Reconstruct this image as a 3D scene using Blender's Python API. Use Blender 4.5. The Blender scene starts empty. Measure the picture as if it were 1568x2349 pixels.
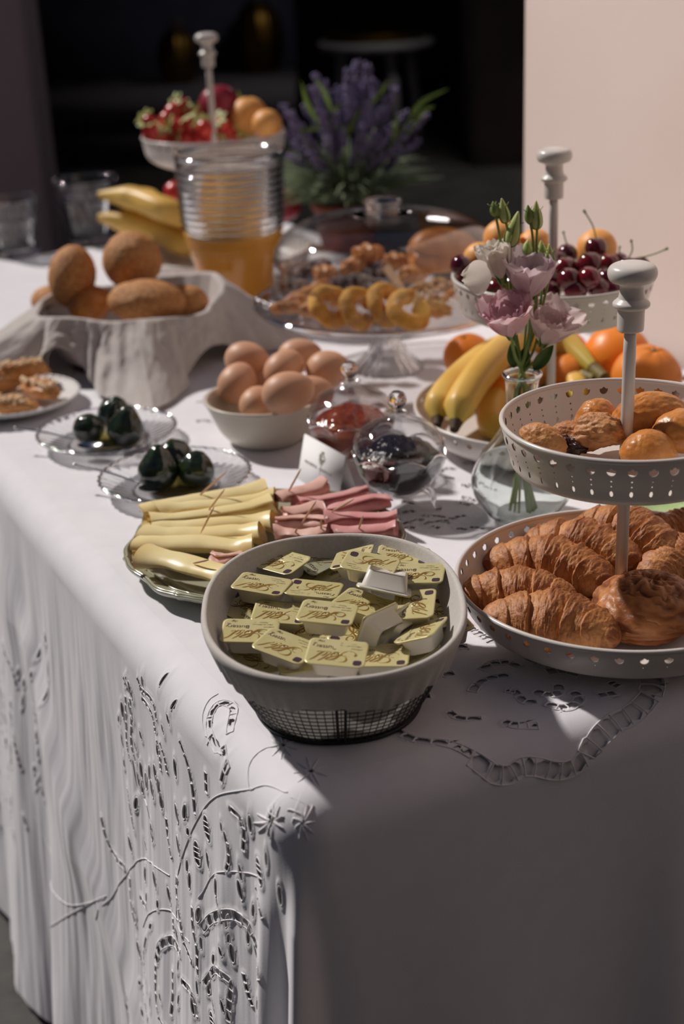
import bpy, math, random
import numpy as np
from mathutils import Vector, Matrix, Euler
random.seed(4); rng = np.random.default_rng(4)
PI = math.pi; R_ = math.radians
SC = bpy.context.scene; COL = SC.collection
# ------------------------------------------------------------------ camera, world, sun, exposure
# origin: the table top is z = 0, the floor is z = -0.75; +Y looks along the camera
PITCH, ROLL, CAMH, FPX = R_(22.8), R_(2.6), 0.58, 3262.0
_F = np.array([0, math.cos(PITCH), -math.sin(PITCH)]); _R0 = np.array([1., 0, 0]); _U0 = np.cross(_R0, _F)
_R = _R0*math.cos(ROLL) - _U0*math.sin(ROLL); _U = _U0*math.cos(ROLL) + _R0*math.sin(ROLL)
_C = np.array([0, 0, CAMH])
cd = bpy.data.cameras.new('camera'); cam = bpy.data.objects.new('camera', cd); COL.objects.link(cam)
cam.matrix_world = Matrix(((_R[0], _U[0], -_F[0], _C[0]), (_R[1], _U[1], -_F[1], _C[1]), (_R[2], _U[2], -_F[2], _C[2]), (0, 0, 0, 1)))
cd.lens = FPX/2349*36; cd.sensor_width = 36; cd.sensor_fit = 'AUTO'; cd.clip_start = 0.05
cd.dof.use_dof = True; cd.dof.focus_distance = 1.20; cd.dof.aperture_fstop = 4.4
SC.camera = cam
w = bpy.data.worlds.new('world'); SC.world = w; w.use_nodes = True
bg = w.node_tree.nodes['Background']; bg.inputs[0].default_value = (0.38, 0.52, 1.0, 1); bg.inputs[1].default_value = 0.066
sl = bpy.data.lights.new('sun', 'SUN'); sl.energy = 3.5; sl.color = (1.0, 0.93, 0.875); sl.angle = R_(2.6)
so = bpy.data.objects.new('sun', sl); COL.objects.link(so)
SUN = Vector((-0.565, 0.435, 0.70)).normalized(); so.rotation_euler = SUN.to_track_quat('Z', 'Y').to_euler(); so.location = (-3, 1, 4)
SC.view_settings.view_transform = 'Standard'; SC.view_settings.look = 'None'
SC.view_settings.exposure = 0.0; SC.view_settings.gamma = 1.0; SC.view_settings.use_curve_mapping = False
TZ = 0.0; FZ = -0.75

def at(px, py, z=0.0):                       # photograph point at a known height above the table -> world
    d = _F + _R*(px-784)/FPX - _U*(py-1174.5)/FPX
    return Vector(_C + d*(z-CAMH)/d[2])
def fit(px, py, z, c, rmax):                 # same sight line, but kept inside a round bowl
    for k in range(60):
        p = at(px, py, z)
        if math.hypot(p.x-c.x, p.y-c.y) <= rmax: break
        z += .0015 if p.y > c.y else -.0015
    return p
AX = np.array([math.cos(R_(116.5)), math.sin(R_(116.5)), 0]); BX = np.array([math.cos(R_(22.0)), math.sin(R_(22.0)), 0]); CORNER = np.array([-0.050, 0.835, 0])
NL = np.array([-AX[1], AX[0], 0]); NF = np.array([BX[1], -BX[0], 0])   # outward normals of the left and front sides
_MI = np.linalg.inv(np.array([BX[:2], AX[:2]]).T)
def tab(a, b, z=0): return Vector(CORNER + AX*a + BX*b + np.array([0, 0, z]))
def chart(px, py):
    """cloth point seen at a spot of the photograph, unrolled onto the table plane: (b, a); b < 0 hangs on the left side, a < 0 on the front"""
    d = _F + _R*(px-784)/FPX - _U*(py-1174.5)/FPX
    q = _C + d*((0-CAMH)/d[2]) - CORNER; b, a = _MI @ q[:2]
    if b >= -.002 and a >= -.002: return b, a
    best = None
    for N_, T_, left in ((NL, AX, True), (NF, BX, False)):
        t = ((CORNER+N_*.006-_C) @ N_)/(d @ N_); p = _C+d*t; c = float((p-CORNER) @ T_); h = float(-p[2])+.004
        if h > 0 and c > -.01 and (best is None or c > best[2]): best = (-h, c, c) if left else (c, -h, c)
    return (best[0], best[1]) if best else (b, a)
# ------------------------------------------------------------------ numpy noise
def _h(ix, iy, iz, s):
    n = (ix*374761393 + iy*668265263 + iz*2147483647 + s*1274126177) & 0xffffffff
    n = ((n ^ (n >> 13))*1274126177) & 0xffffffff
    return ((n ^ (n >> 16)) & 0xffff)/65535.0
def vnoise(P, s=0):
    P = np.asarray(P, float); i = np.floor(P).astype(np.int64); f = P-i; f = f*f*(3-2*f)
    r = 0
    for a in (0, 1):
        for b in (0, 1):
            for c in (0, 1):
                wgt = (f[..., 0] if a else 1-f[..., 0])*(f[..., 1] if b else 1-f[..., 1])*(f[..., 2] if c else 1-f[..., 2])
                r = r + wgt*_h(i[..., 0]+a, i[..., 1]+b, i[..., 2]+c, s)
    return r*2-1
def fbm(P, o=4, s=0):
    r = 0; a = 1.0; P = np.asarray(P, float)
    for k in range(o): r = r + a*vnoise(P*(2.03**k)+k*7.3, s+k); a *= .5
    return r

# ------------------------------------------------------------------ objects
def tag(o, label=None, cat=None, group=None, kind=None):
    for k, v in (('label', label), ('category', cat), ('group', group), ('kind', kind)):
        if v: o[k] = v
    return o
def thing(name, label, cat, loc=(0, 0, 0), rz=0, group=None, rot=None):
    o = bpy.data.objects.new(name, None); o.empty_display_size = .01; COL.objects.link(o)
    o.location = loc; o.rotation_euler = rot if rot is not None else (0, 0, rz)
    return tag(o, label, cat, group)
def mk(name, V, Fc, m, parent=None, smooth=True, sdf=None, kind=None, attr=None):
    """V (n,3) array; Fc array (m,4)/(m,3) or list of such arrays; m material or list with poly index array in attr"""
    V = np.asarray(V, np.float32)
    if not isinstance(Fc, (list, tuple)): Fc = [Fc]
    Fc = [np.asarray(f, np.int32) for f in Fc if len(f)]
    me = bpy.data.meshes.new(name)
    nl = sum(f.size for f in Fc); nf = sum(len(f) for f in Fc)
    me.vertices.add(len(V)); me.vertices.foreach_set('co', V.ravel())
    me.loops.add(nl); me.loops.foreach_set('vertex_index', np.concatenate([f.ravel() for f in Fc]))
    st = []; tot = 0
    for f in Fc: st.append(tot+np.arange(len(f))*f.shape[1]); tot += f.size
    me.polygons.add(nf); me.polygons.foreach_set('loop_start', np.concatenate(st).astype(np.int32))
    me.update(calc_edges=True); me.validate()
    if smooth: me.polygons.foreach_set('use_smooth', np.ones(len(me.polygons), bool))
    for mm in (m if isinstance(m, (list, tuple)) else [m]): me.materials.append(mm)
    for nm, val in ((attr or {}).items()):
        a = me.attributes.new(nm, 'FLOAT', 'POINT'); a.data.foreach_set('value', np.asarray(val, np.float32).ravel())
    if sdf is not None:
        a = me.attributes.new('hole', 'FLOAT', 'POINT'); a.data.foreach_set('value', np.asarray(sdf, np.float32).ravel())
    o = bpy.data.objects.new(name, me); COL.objects.link(o)
    if parent is not None: o.parent = parent
    if kind: o['kind'] = kind
    return o
def gridf(nu, nv, wu=False, wv=False, off=0):     # faces of a nu x nv vertex grid (index = u*nv+v)
    U = np.arange(nu if wu else nu-1)[:, None]; Vv = np.arange(nv if wv else nv-1)[None, :]
    a = U*nv+Vv; b = ((U+1) % nu)*nv+Vv; c = ((U+1) % nu)*nv+(Vv+1) % nv; d = U*nv+(Vv+1) % nv
    return np.stack([a, b, c, d], -1).reshape(-1, 4)+off
class MB:                                          # collects pieces into ONE mesh
    def __init__(s): s.V = []; s.F = []; s.n = 0
    def add(s, V, F):
        V = np.asarray(V, float).reshape(-1, 3)
        for f in (F if isinstance(F, list) else [F]):
            if len(f): s.F.append(np.asarray(f)+s.n)
        s.V.append(V); s.n += len(V); return s
    def build(s, name, m, parent=None, smooth=True, kind=None, **k):
        q = [f for f in s.F if f.shape[1] == 4]; t = [f for f in s.F if f.shape[1] == 3]; g = [f for f in s.F if f.shape[1] > 4]
        fl = ([np.concatenate(q)] if q else [])+([np.concatenate(t)] if t else [])+g
        return mk(name, np.concatenate(s.V), fl, m, parent, smooth, kind=kind, **k)
def box(x0, x1, y0, y1, z0, z1):
    V = [(x, y, z) for x in (x0, x1) for y in (y0, y1) for z in (z0, z1)]
    return np.array(V, float), np.array([(0, 1, 3, 2), (4, 6, 7, 5), (0, 4, 5, 1), (2, 3, 7, 6), (0, 2, 6, 4), (1, 5, 7, 3)])
def spl(P, n):                                      # catmull-rom through points
    P = np.asarray(P, float); m = len(P)
    if m < 3: t = np.linspace(0, 1, n)[:, None]; return P[0]*(1-t)+P[-1]*t
    Q = np.concatenate([[2*P[0]-P[1]], P, [2*P[-1]-P[-2]]]); t = np.linspace(0, m-1-1e-9, n); i = t.astype(int); f = (t-i)[:, None]
    a, b, c, d = Q[i], Q[i+1], Q[i+2], Q[i+3]
    return .5*((2*b)+(c-a)*f+(2*a-5*b+4*c-d)*f**2+(3*b-a-3*c+d)*f**3)
def frames(P, up=(0, 0, 1)):
    P = np.asarray(P, float); T = np.gradient(P, axis=0); T /= np.linalg.norm(T, axis=1)[:, None]+1e-12
    up = np.array(up, float); 
    if abs(T[0] @ up) > .95: up = np.array([1., 0, 0])
    N = []; n = up-T[0]*(T[0] @ up); n /= np.linalg.norm(n)
    for t in T:
        n = n-t*(t @ n); n = n/(np.linalg.norm(n)+1e-12); N.append(n)
    N = np.array(N); return T, N, np.cross(T, N)
def tube(P, r, n=8, cap=True, closed=False):
    P = np.asarray(P, float); r = np.broadcast_to(np.asarray(r, float), (len(P),))
    T, N, B = frames(P); a = np.arange(n)*2*PI/n
    V = P[:, None]+(N[:, None]*np.cos(a)[None, :, None]+B[:, None]*np.sin(a)[None, :, None])*r[:, None, None]
    F = [gridf(len(P), n, closed, True)]; V = V.reshape(-1, 3); F[0] = orient(V, F[0])
    if cap and not closed:
        k = len(V); V = np.concatenate([V, P[:1], P[-1:]]); j = np.arange(n)
        F.append(np.stack([j, (j+1) % n, np.full(n, k)], 1)[:, ::-1]); e = (len(P)-1)*n
        F.append(np.stack([e+j, e+(j+1) % n, np.full(n, k+1)], 1))
    return V, F
def orient(V, F):                                     # flip a closed quad surface so that its normals point outward
    a, b, c, d = V[F[:, 0]], V[F[:, 1]], V[F[:, 2]], V[F[:, 3]]
    return F if (np.einsum('ij,ij->i', a, np.cross(b, c)).sum()+np.einsum('ij,ij->i', a, np.cross(c, d)).sum()) > 0 else F[:, ::-1]
def lathe(prof, n=64, rmod=None):                    # profile list of (r,z); rmod(phi, i)->factor
    prof = np.asarray(prof, float); a = np.arange(n)*2*PI/n
    r = prof[:, 0][:, None]*np.ones(n); 
    if rmod is not None: r = r*rmod(a[None, :], prof)
    V = np.stack([r*np.cos(a), r*np.sin(a), prof[:, 1][:, None]*np.ones(n)], -1).reshape(-1, 3)
    return V, [orient(V, gridf(len(prof), n, False, True))]
def smooth_prof(P, n=60): return spl(P, n)
def blob(rx, ry, rz, nu=40, nv=28, fn=None):          # ellipsoid; fn(unit)->radius factor
    th = np.linspace(0, PI, nv); ph = np.arange(nu)*2*PI/nu
    D = np.stack([np.sin(th)[:, None]*np.cos(ph), np.sin(th)[:, None]*np.sin(ph), np.cos(th)[:, None]*np.ones(nu)], -1).reshape(-1, 3)
    f = fn(D) if fn is not None else np.ones(len(D))
    V = D*f[:, None]*np.array([rx, ry, rz]); return V, [orient(V, gridf(nv, nu, False, True))]
def xf(V, loc=(0, 0, 0), rot=(0, 0, 0), s=1):
    M = np.array(Euler(rot).to_matrix()); return (np.asarray(V)*s) @ M.T+np.array(loc)
def dup(root, loc=None, rot=None, label=None, group=None, scale=None):
    r = root.copy(); COL.objects.link(r)
    if loc is not None: r.location = loc
    if rot is not None: r.rotation_euler = rot
    if scale is not None: r.scale = scale
    if label: r['label'] = label
    if group: r['group'] = group
    for ch in list(root.children):
        c = ch.copy(); COL.objects.link(c); c.parent = r
        for g in list(ch.children):
            d = g.copy(); COL.objects.link(d); d.parent = c
    return r

# ------------------------------------------------------------------ materials
def nodes(name):
    m = bpy.data.materials.new(name); m.use_nodes = True; nt = m.node_tree
    return m, nt, nt.nodes['Principled BSDF'], nt.nodes['Material Output']
def mat(name, col, rough=.5, col2=None, scale=20, bump=0, bscale=60, metal=0, trans=0, ior=1.45, sss=0, ssc=None, ssr=(1, .4, .2), spec=.5, coat=0, sheen=0, stretch=(1, 1, 1), detail=4, contrast=(.35, .65), alpha_hole=False, attr=None, col3=None, thin=False, dist=.002, transl=0):
    m, nt, p, out = nodes(name); N = nt.nodes; L = nt.links
    p.inputs['Base Color'].default_value = (*col, 1); p.inputs['Roughness'].default_value = rough
    p.inputs['Metallic'].default_value = metal; p.inputs['Transmission Weight'].default_value = trans
    p.inputs['IOR'].default_value = ior; p.inputs['Specular IOR Level'].default_value = spec
    p.inputs['Coat Weight'].default_value = coat; p.inputs['Coat Roughness'].default_value = .1
    p.inputs['Sheen Weight'].default_value = sheen
    if sss: p.inputs['Subsurface Weight'].default_value = sss; p.inputs['Subsurface Radius'].default_value = ssr; p.inputs['Subsurface Scale'].default_value = ssc or .005
    tc = N.new('ShaderNodeTexCoord'); mp = N.new('ShaderNodeMapping'); L.new(tc.outputs['Object'], mp.inputs[0]); mp.inputs['Scale'].default_value = stretch
    src = None
    if col2:
        nz = N.new('ShaderNodeTexNoise'); nz.inputs['Scale'].default_value = scale; nz.inputs['Detail'].default_value = detail
        L.new(mp.outputs[0], nz.inputs['Vector'])
        rp = N.new('ShaderNodeValToRGB'); rp.color_ramp.elements[0].position = contrast[0]; rp.color_ramp.elements[1].position = contrast[1]
        rp.color_ramp.elements[0].color = (*col, 1); rp.color_ramp.elements[1].color = (*col2, 1)
        L.new(nz.outputs['Fac'], rp.inputs[0]); src = rp.outputs[0]
        if attr and col3:
            at_ = N.new('ShaderNodeAttribute'); at_.attribute_name = attr
            mx = N.new('ShaderNodeMix'); mx.data_type = 'RGBA'; L.new(at_.outputs['Fac'], mx.inputs[0]); L.new(src, mx.inputs[6]); mx.inputs[7].default_value = (*col3, 1)
            src = mx.outputs[2]
        L.new(src, p.inputs['Base Color'])
    if bump:
        b = N.new('ShaderNodeBump'); b.inputs['Strength'].default_value = bump; b.inputs['Distance'].default_value = dist
        n2 = N.new('ShaderNodeTexNoise'); n2.inputs['Scale'].default_value = bscale; n2.inputs['Detail'].default_value = 5
        L.new(mp.outputs[0], n2.inputs['Vector']); L.new(n2.outputs['Fac'], b.inputs['Height']); L.new(b.outputs[0], p.inputs['Normal'])
    if transl:
        tr = N.new('ShaderNodeBsdfTranslucent'); mxs = N.new('ShaderNodeMixShader'); mxs.inputs[0].default_value = transl
        if src is not None: L.new(src, tr.inputs[0])
        else: tr.inputs[0].default_value = (*col, 1)
        L.new(p.outputs[0], mxs.inputs[1]); L.new(tr.outputs[0], mxs.inputs[2]); L.new(mxs.outputs[0], out.inputs[0])
    if alpha_hole:
        a = N.new('ShaderNodeAttribute'); a.attribute_name = 'hole'
        g = N.new('ShaderNodeMath'); g.operation = 'GREATER_THAN'; L.new(a.outputs['Fac'], g.inputs[0]); g.inputs[1].default_value = 0
        L.new(g.outputs[0], p.inputs['Alpha'])
    return m
def glass(name, col=(1, 1, 1), rough=.0, ior=1.45):
    return mat(name, col, rough, trans=1, ior=ior)
def thin_glass(name, tint=(.985, .985, .985), base=.045):   # one thin sheet: mirror by angle, else straight through
    m, nt, p, out = nodes(name); N = nt.nodes; L = nt.links; N.remove(p)
    lw = N.new('ShaderNodeLayerWeight'); lw.inputs['Blend'].default_value = .5
    pw = N.new('ShaderNodeMath'); pw.operation = 'POWER'; L.new(lw.outputs['Facing'], pw.inputs[0]); pw.inputs[1].default_value = 3.6
    ma = N.new('ShaderNodeMath'); ma.operation = 'MULTIPLY_ADD'; L.new(pw.outputs[0], ma.inputs[0]); ma.inputs[1].default_value = .85; ma.inputs[2].default_value = base; ma.use_clamp = True
    t = N.new('ShaderNodeBsdfTransparent'); t.inputs[0].default_value = (*tint, 1); g = N.new('ShaderNodeBsdfGlossy'); g.inputs['Roughness'].default_value = .02
    mx = N.new('ShaderNodeMixShader'); L.new(ma.outputs[0], mx.inputs[0]); L.new(t.outputs[0], mx.inputs[1]); L.new(g.outputs[0], mx.inputs[2]); L.new(mx.outputs[0], out.inputs[0]); return m
M = {}
M['cream'] = mat('cream_enamel', (.74, .68, .63), .32, spec=.5, alpha_hole=True)
M['creampole'] = mat('cream_enamel_pole', (.68, .64, .60), .28)
M['glass'] = glass('clear_glass'); M['greenglass'] = glass('greenish_glass', (.95, .99, .975))
M['jar'] = glass('pressed_glass', (.98, .98, .98)); M['jarthin'] = thin_glass('thin_pressed_glass', (.94, .94, .94), .09); M['thin'] = thin_glass('thin_clear_glass', (.965, .965, .965), .055)
M['juice'] = mat('orange_juice', (1.0, .47, .025), .3, sss=.25, ssc=.01, ssr=(1, .5, .1))
M['egg'] = mat('brown_eggshell', (.60, .32, .19), .48, (.67, .38, .24), 18, .06, 900, sss=.15, ssc=.003, dist=.0004)
M['bowl'] = mat('stoneware_bowl', (.66, .61, .52), .3, (.60, .54, .45), 8)
M['chrome'] = mat('polished_steel', (.6, .6, .62), .18, metal=1)
M['wire'] = mat('dark_wire', (.035, .033, .035), .4, metal=.6)
M['liner'] = mat('linen_liner', (.60, .57, .52), .9, (.66, .62, .57), 300, .3, 900, sheen=.2, dist=.0005, transl=0.15)
M['foil'] = mat('printed_foil_lid', (.62, .555, .26), .36, (.67, .60, .31), 30, .35, 70, metal=.25, dist=.0012)
M['foilside'] = mat('foil_greenish_lid', (.45, .47, .30), .3, (.5, .52, .34), 30, .5, 60, metal=.35, dist=.0015)
M['tub'] = mat('white_plastic_tub', (.74, .70, .62), .3, sss=.15, ssc=.004)
M['gold'] = mat('gold_ink', (.24, .12, .02), .4); M['plum'] = mat('plum_ink', (.055, .028, .045), .4); M['inkbrown'] = mat('brown_ink', (.12, .065, .05), .5)
M['palepink'] = mat('pale_ink', (.36, .30, .30), .5)
M['cheese'] = mat('yellow_cheese', (.88, .66, .30), .36, (.92, .74, .40), 14, .05, 60, sss=.35, ssc=.006, ssr=(1, .6, .2))
M['ham'] = mat('cooked_ham', (.74, .43, .36), .42, (.78, .50, .42), 40, .15, 120, sss=.3, ssc=.005, ssr=(1, .35, .25))
M['ham2'] = mat('pink_ham', (.66, .29, .28), .4, (.74, .40, .38), 35, .15, 120, sss=.3, ssc=.005, ssr=(1, .35, .25))
M['wood'] = mat('pale_wood', (.62, .42, .26), .6, (.52, .33, .19), 60)
M['olive'] = mat('olive_stoneware', (.36, .36, .25), .16, (.42, .42, .30), 9, coat=.5)
M['fig'] = mat('preserved_fig', (.007, .013, .009), .14, (.025, .045, .012), 26, .3, 40, spec=.8, coat=.6)
M['syrup'] = mat('golden_syrup', (.95, .85, .42), .05, trans=.9, ior=1.4)
M['croissant'] = mat('croissant_crust', (.47, .19, .06), .52, (.64, .31, .11), 42, .8, 260, col3=(.25, .075, .022), attr='brown', dist=.0016)
M['brioche'] = mat('glazed_brioche', (.50, .175, .032), .36, (.66, .28, .07), 38, .5, 320, coat=.12, dist=.001)
M['phyllo'] = mat('crisp_phyllo', (.44, .17, .055), .42, (.58, .25, .09), 35, .7, 140, col3=(.22, .065, .02), attr='brown', dist=.0016)
M['choco'] = mat('chocolate_filling', (.035, .012, .008), .3, (.09, .03, .015), 60, .8, 150)
M['sesame'] = mat('sesame_crumb_bun', (.48, .19, .055), .62, (.68, .34, .12), 190, 1.0, 420, dist=.0022)
M['linen'] = mat('grey_linen', (.58, .53, .50), .92, (.62, .57, .54), 90, .35, 500, sheen=.3, dist=.0006, transl=0.12)
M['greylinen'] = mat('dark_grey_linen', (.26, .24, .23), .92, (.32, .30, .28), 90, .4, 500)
M['banana'] = mat('banana_skin', (.74, .44, .085), .42, (.82, .54, .14), 14, .06, 60, col3=(.34, .36, .05), attr='green')
M['stalk'] = mat('banana_stalk', (.22, .19, .05), .6, (.12, .08, .03), 60)
M['bananaend'] = mat('banana_tip', (.035, .02, .012), .7, (.08, .05, .02), 60)
M['orange'] = mat('orange_peel', (.88, .24, .02), .36, (.92, .30, .03), 14, .55, 300, dist=.0008)
M['orangeb'] = mat('brown_orange_peel', (.80, .25, .03), .42, (.72, .22, .03), 14, .5, 300, dist=.0008)
M['apricot'] = mat('apricot_skin', (.90, .38, .09), .5, (.88, .46, .14), 20, .05, 200, sss=.2, ssc=.004)
M['cherry'] = mat('cherry_skin', (.055, .004, .012), .1, (.13, .008, .016), 40, coat=.7)
M['cherry2'] = mat('red_cherry_skin', (.20, .008, .014), .1, (.10, .006, .012), 40, coat=.7)
M['stem'] = mat('green_stem', (.16, .24, .05), .5, (.22, .32, .08), 60)
M['leaf'] = mat('green_leaf', (.06, .14, .03), .45, (.10, .20, .05), 60, .3, 90, transl=0.3)
M['bud'] = mat('pale_green_bud', (.50, .60, .20), .5, (.62, .70, .33), 70, .2, 90, sss=.2, ssc=.004, transl=0.15)
M['white_petal'] = mat('white_petal', (.86, .80, .72), .6, (.90, .85, .78), 60, .3, 150, transl=.38, sheen=.2, dist=.0006)
M['pink_petal'] = mat('pink_petal', (.84, .54, .60), .6, (.88, .68, .70), 45, .3, 150, transl=.38, dist=.0006)
M['lilac_petal'] = mat('lilac_petal', (.78, .62, .68), .6, (.84, .72, .74), 45, .3, 150, transl=.38, dist=.0006)
M['berry'] = mat('strawberry', (.50, .015, .02), .3, (.66, .05, .03), 60, .4, 120, coat=.3)
M['lavender'] = mat('lavender_floret', (.17, .14, .29), .7, (.30, .25, .42), 120)
M['lavleaf'] = mat('lavender_leaf', (.20, .27, .15), .6, (.32, .38, .24), 60, transl=0.25)
M['grass'] = mat('fresh_blade', (.20, .32, .06), .5, (.28, .40, .10), 60, transl=0.35)
M['terracotta'] = mat('red_clay_pot', (.22, .05, .04), .6, (.28, .08, .05), 30)
M['cookie'] = mat('yellow_ring_cookie', (.62, .29, .05), .85, (.76, .43, .11), 70, .6, 170, dist=.001)
M['ginger'] = mat('browned_cookie', (.52, .21, .06), .45, (.66, .32, .11), 50, .5, 120)
M['powder'] = mat('sugared_dark_cookie', (.06, .035, .03), .8, (.42, .36, .34), 75, .9, 120, dist=.002, contrast=(.45, .6))
M['nut'] = mat('toasted_nuts', (.42, .21, .08), .6, (.60, .38, .18), 120, .6, 150)
M['card'] = mat('white_card', (.86, .85, .84), .7)
M['cabbage'] = mat('green_leaf_plate', (.30, .50, .16), .3, (.44, .62, .28), 40, .9, 60, coat=.4)
M['whiteplate'] = mat('white_plate', (.74, .73, .72), .25)
M['pomegranate'] = mat('pomegranate_skin', (.25, .01, .03), .35, (.34, .03, .05), 20)
M['jamred'] = mat('red_jam', (.24, .03, .012), .15, (.40, .08, .02), 60, .5, 60, coat=.5)
M['jamblack'] = mat('black_jam', (.010, .008, .011), .22, (.025, .015, .02), 90, .7, 110, dist=.003)

# ------------------------------------------------------------------ the setting
def stone_mat(name, c1, c2, scale, rough=.8, bump=.3):
    return mat(name, c1, rough, c2, scale, bump, scale*4, dist=.01, contrast=(.3, .7))
M['floor'] = stone_mat('worn_paving', (.075, .073, .068), (.13, .125, .115), 5)
M['plaster'] = mat('pale_plaster', (.70, .575, .52), .9, (.74, .615, .56), 3, .12, 60, dist=.003)
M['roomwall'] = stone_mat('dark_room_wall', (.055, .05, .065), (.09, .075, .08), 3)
M['jamb'] = mat('rosy_plaster', (.60, .46, .46), .9, (.66, .50, .50), 3)
def struct(name, bx, m):
    V, F = box(*bx); return tag(mk(name, V, F, m, smooth=False), kind='structure')
struct('floor', (-6, 8, -2.5, 14, FZ-.1, FZ), M['floor'])
# plaster wall beside the table, ends at the opening to the dark room
wv, wf = box(-3.2, 1.12, .915, 1.15, FZ, 1.9)
wv = np.array([tab(a, b, z) for a, b, z in wv]); tag(mk('wall_right', wv, wf, M['plaster'], smooth=False), kind='structure')
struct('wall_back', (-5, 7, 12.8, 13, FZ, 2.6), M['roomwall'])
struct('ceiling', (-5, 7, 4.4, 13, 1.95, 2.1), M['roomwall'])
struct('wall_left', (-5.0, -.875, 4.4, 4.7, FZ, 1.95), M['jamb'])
struct('light_block_front', (-6, 8, -2.7, -2.5, FZ, 3.6), mat('dark_light_block', (.03, .027, .027), .9, (.045, .04, .04), 3))  # added unseen dark slab behind the camera, keeps sky light off the cloth front
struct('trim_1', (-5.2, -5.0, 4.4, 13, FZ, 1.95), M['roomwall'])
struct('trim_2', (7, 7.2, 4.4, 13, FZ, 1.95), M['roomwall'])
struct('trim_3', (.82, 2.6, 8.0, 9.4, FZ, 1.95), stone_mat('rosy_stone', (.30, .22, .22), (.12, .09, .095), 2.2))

fill_light = bpy.data.lights.new('room_fill', 'AREA'); fill_light.energy = 9; fill_light.size = .35; fill_light.color = (1, .93, .9); lo_ = bpy.data.objects.new('room_fill', fill_light); COL.objects.link(lo_); lo_.location = (1.0, 7.6, 1.9)  # added fill without a known source, lifts the dark room a little

# ------------------------------------------------------------------ tablecloth with cutwork
LA, LB, DROP, RE, RC = 1.95, .90, .70, .034, .038
def fold(s, h):                                     # outward displacement of the hanging cloth
    hh = np.clip(h, 0, 1); left = 1/(1+np.exp((s+.02)/.02)); g = lambda c, wd: np.exp(-((s-c)/wd)**2)
    P = np.stack([s*1.0, hh*.35, hh*0], -1)
    d = .055*(hh/.7)**1.2*left + .02*hh*(1-left)
    d = d + left*(.024*hh*np.sin(s*22+1.2*np.sin(s*9)+hh*1.5) + .007*np.sqrt(hh)*fbm(P*np.array([18, 7, 1]), 2, 5))
    d = d + left*np.clip(hh*9, 0, 1)*(.0005*fbm(P*np.array([130, 20, 1]), 3, 9) + .0016*fbm(P*np.array([40, 18, 1]), 2, 19))
    # the soft diagonal crease that runs down towards the corner
    a = -s; dd = a-(.80-1.10*(hh-.03)); cr = np.where(dd > 0, np.exp(-(dd/.09)**2), np.exp(-(dd/.022)**2))*np.clip((hh-.03)*10, 0, 1)*np.clip((.52-hh)*5, 0, 1)
    d = d + left*.011*cr
    d = d + hh*(.06*g(-.048, .013) + .17*g(.002, .010+.010*hh) - .03*g(-.024, .012) - .03*g(.03, .014))*np.clip(hh*14, 0, 1)
    d = d + (1-left)*(.030*hh*np.sin(s*15-.6) + .010*hh*np.sin(s*37+1) + .05*hh*g(.34, .03) + .02*hh*g(.13, .05))
    return d
def skirt(s, h, inset=0.0):                          # s along the edge (left side negative), h: rounding then drop
    s = np.asarray(s, float); h = np.asarray(h, float)
    th = np.clip((s+RC)/(2*RC), 0, 1)*PI/2
    nrm = NL*np.cos(th)[..., None]+NF*np.sin(th)[..., None]; nrm = nrm/np.linalg.norm(nrm, axis=-1)[..., None]
    base = np.where((s < -RC)[..., None], CORNER+AX*(-s)[..., None]+BX*RC, np.where((s > RC)[..., None], CORNER+BX*s[..., None]+AX*RC, CORNER+(AX+BX)*RC))
    q = np.clip(h/(RE*PI/2), 0, 1)*PI/2; drop = np.clip(h-RE*PI/2, 0, 9)
    out = RC-RE+RE*np.sin(q)+np.where(drop > 0, fold(s, drop), 0)-inset
    z = -RE*(1-np.cos(q))-drop-inset
    P = base+nrm*out[..., None]; P[..., 2] += z
    return P
holes = []; cords = MB()
def pos3(u, v, lift=.0):
    if u < RE and u <= v:
        return skirt(np.array([-max(v, .001)]), np.array([RE-u]))[0]+NL*lift
    if v < RE:
        return skirt(np.array([max(u, .001)]), np.array([RE-v]))[0]+NF*lift
    return CORNER+BX*u+AX*v+np.array([0, 0, lift])
def eyelet(c, d, hl, hw): holes.append((c[0], c[1], d[0], d[1], hl, hw))
def cord(pts, r=.0008):
    if len(pts) > 1: cords.add(*tube(pts, r, 5, cap=False))
def chain(pts, n, wv, conv, rungs=True, fill=.86):
    P = spl(np.array(pts, float), n*6+1); A = np.array([chart(*conv(x, y)) for x, y in P]); nn = (len(A)-1)//6
    for i in range(nn):
        p0, p1 = A[i*6], A[i*6+6]; c = (p0+p1)/2; d = p1-p0; L_ = np.linalg.norm(d)+1e-9; d /= L_
        if L_ < .05: eyelet(c, d, L_/2*fill, wv/2)
    T = np.gradient(A, axis=0); T /= np.linalg.norm(T, axis=1)[:, None]+1e-9; Nn = np.stack([-T[:, 1], T[:, 0]], 1)
    if rungs:
        for i in range(0, nn+1):
            a_, b_ = A[i*6]+Nn[i*6]*wv*.55, A[i*6]-Nn[i*6]*wv*.55
            cord([pos3(*a_, .0006), pos3(*A[i*6], .0012), pos3(*b_, .0006)], .0006)
        for sg in (1, -1): cord([pos3(*(A[i]+Nn[i]*sg*wv*.56), .0006) for i in range(0, len(A), 2)], .0006)
c5 = lambda x, y: (x/2.119, 1400+y/2.119)
c4 = lambda x, y: (860+x/2.2147, 1480+y/2.2147)
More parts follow.
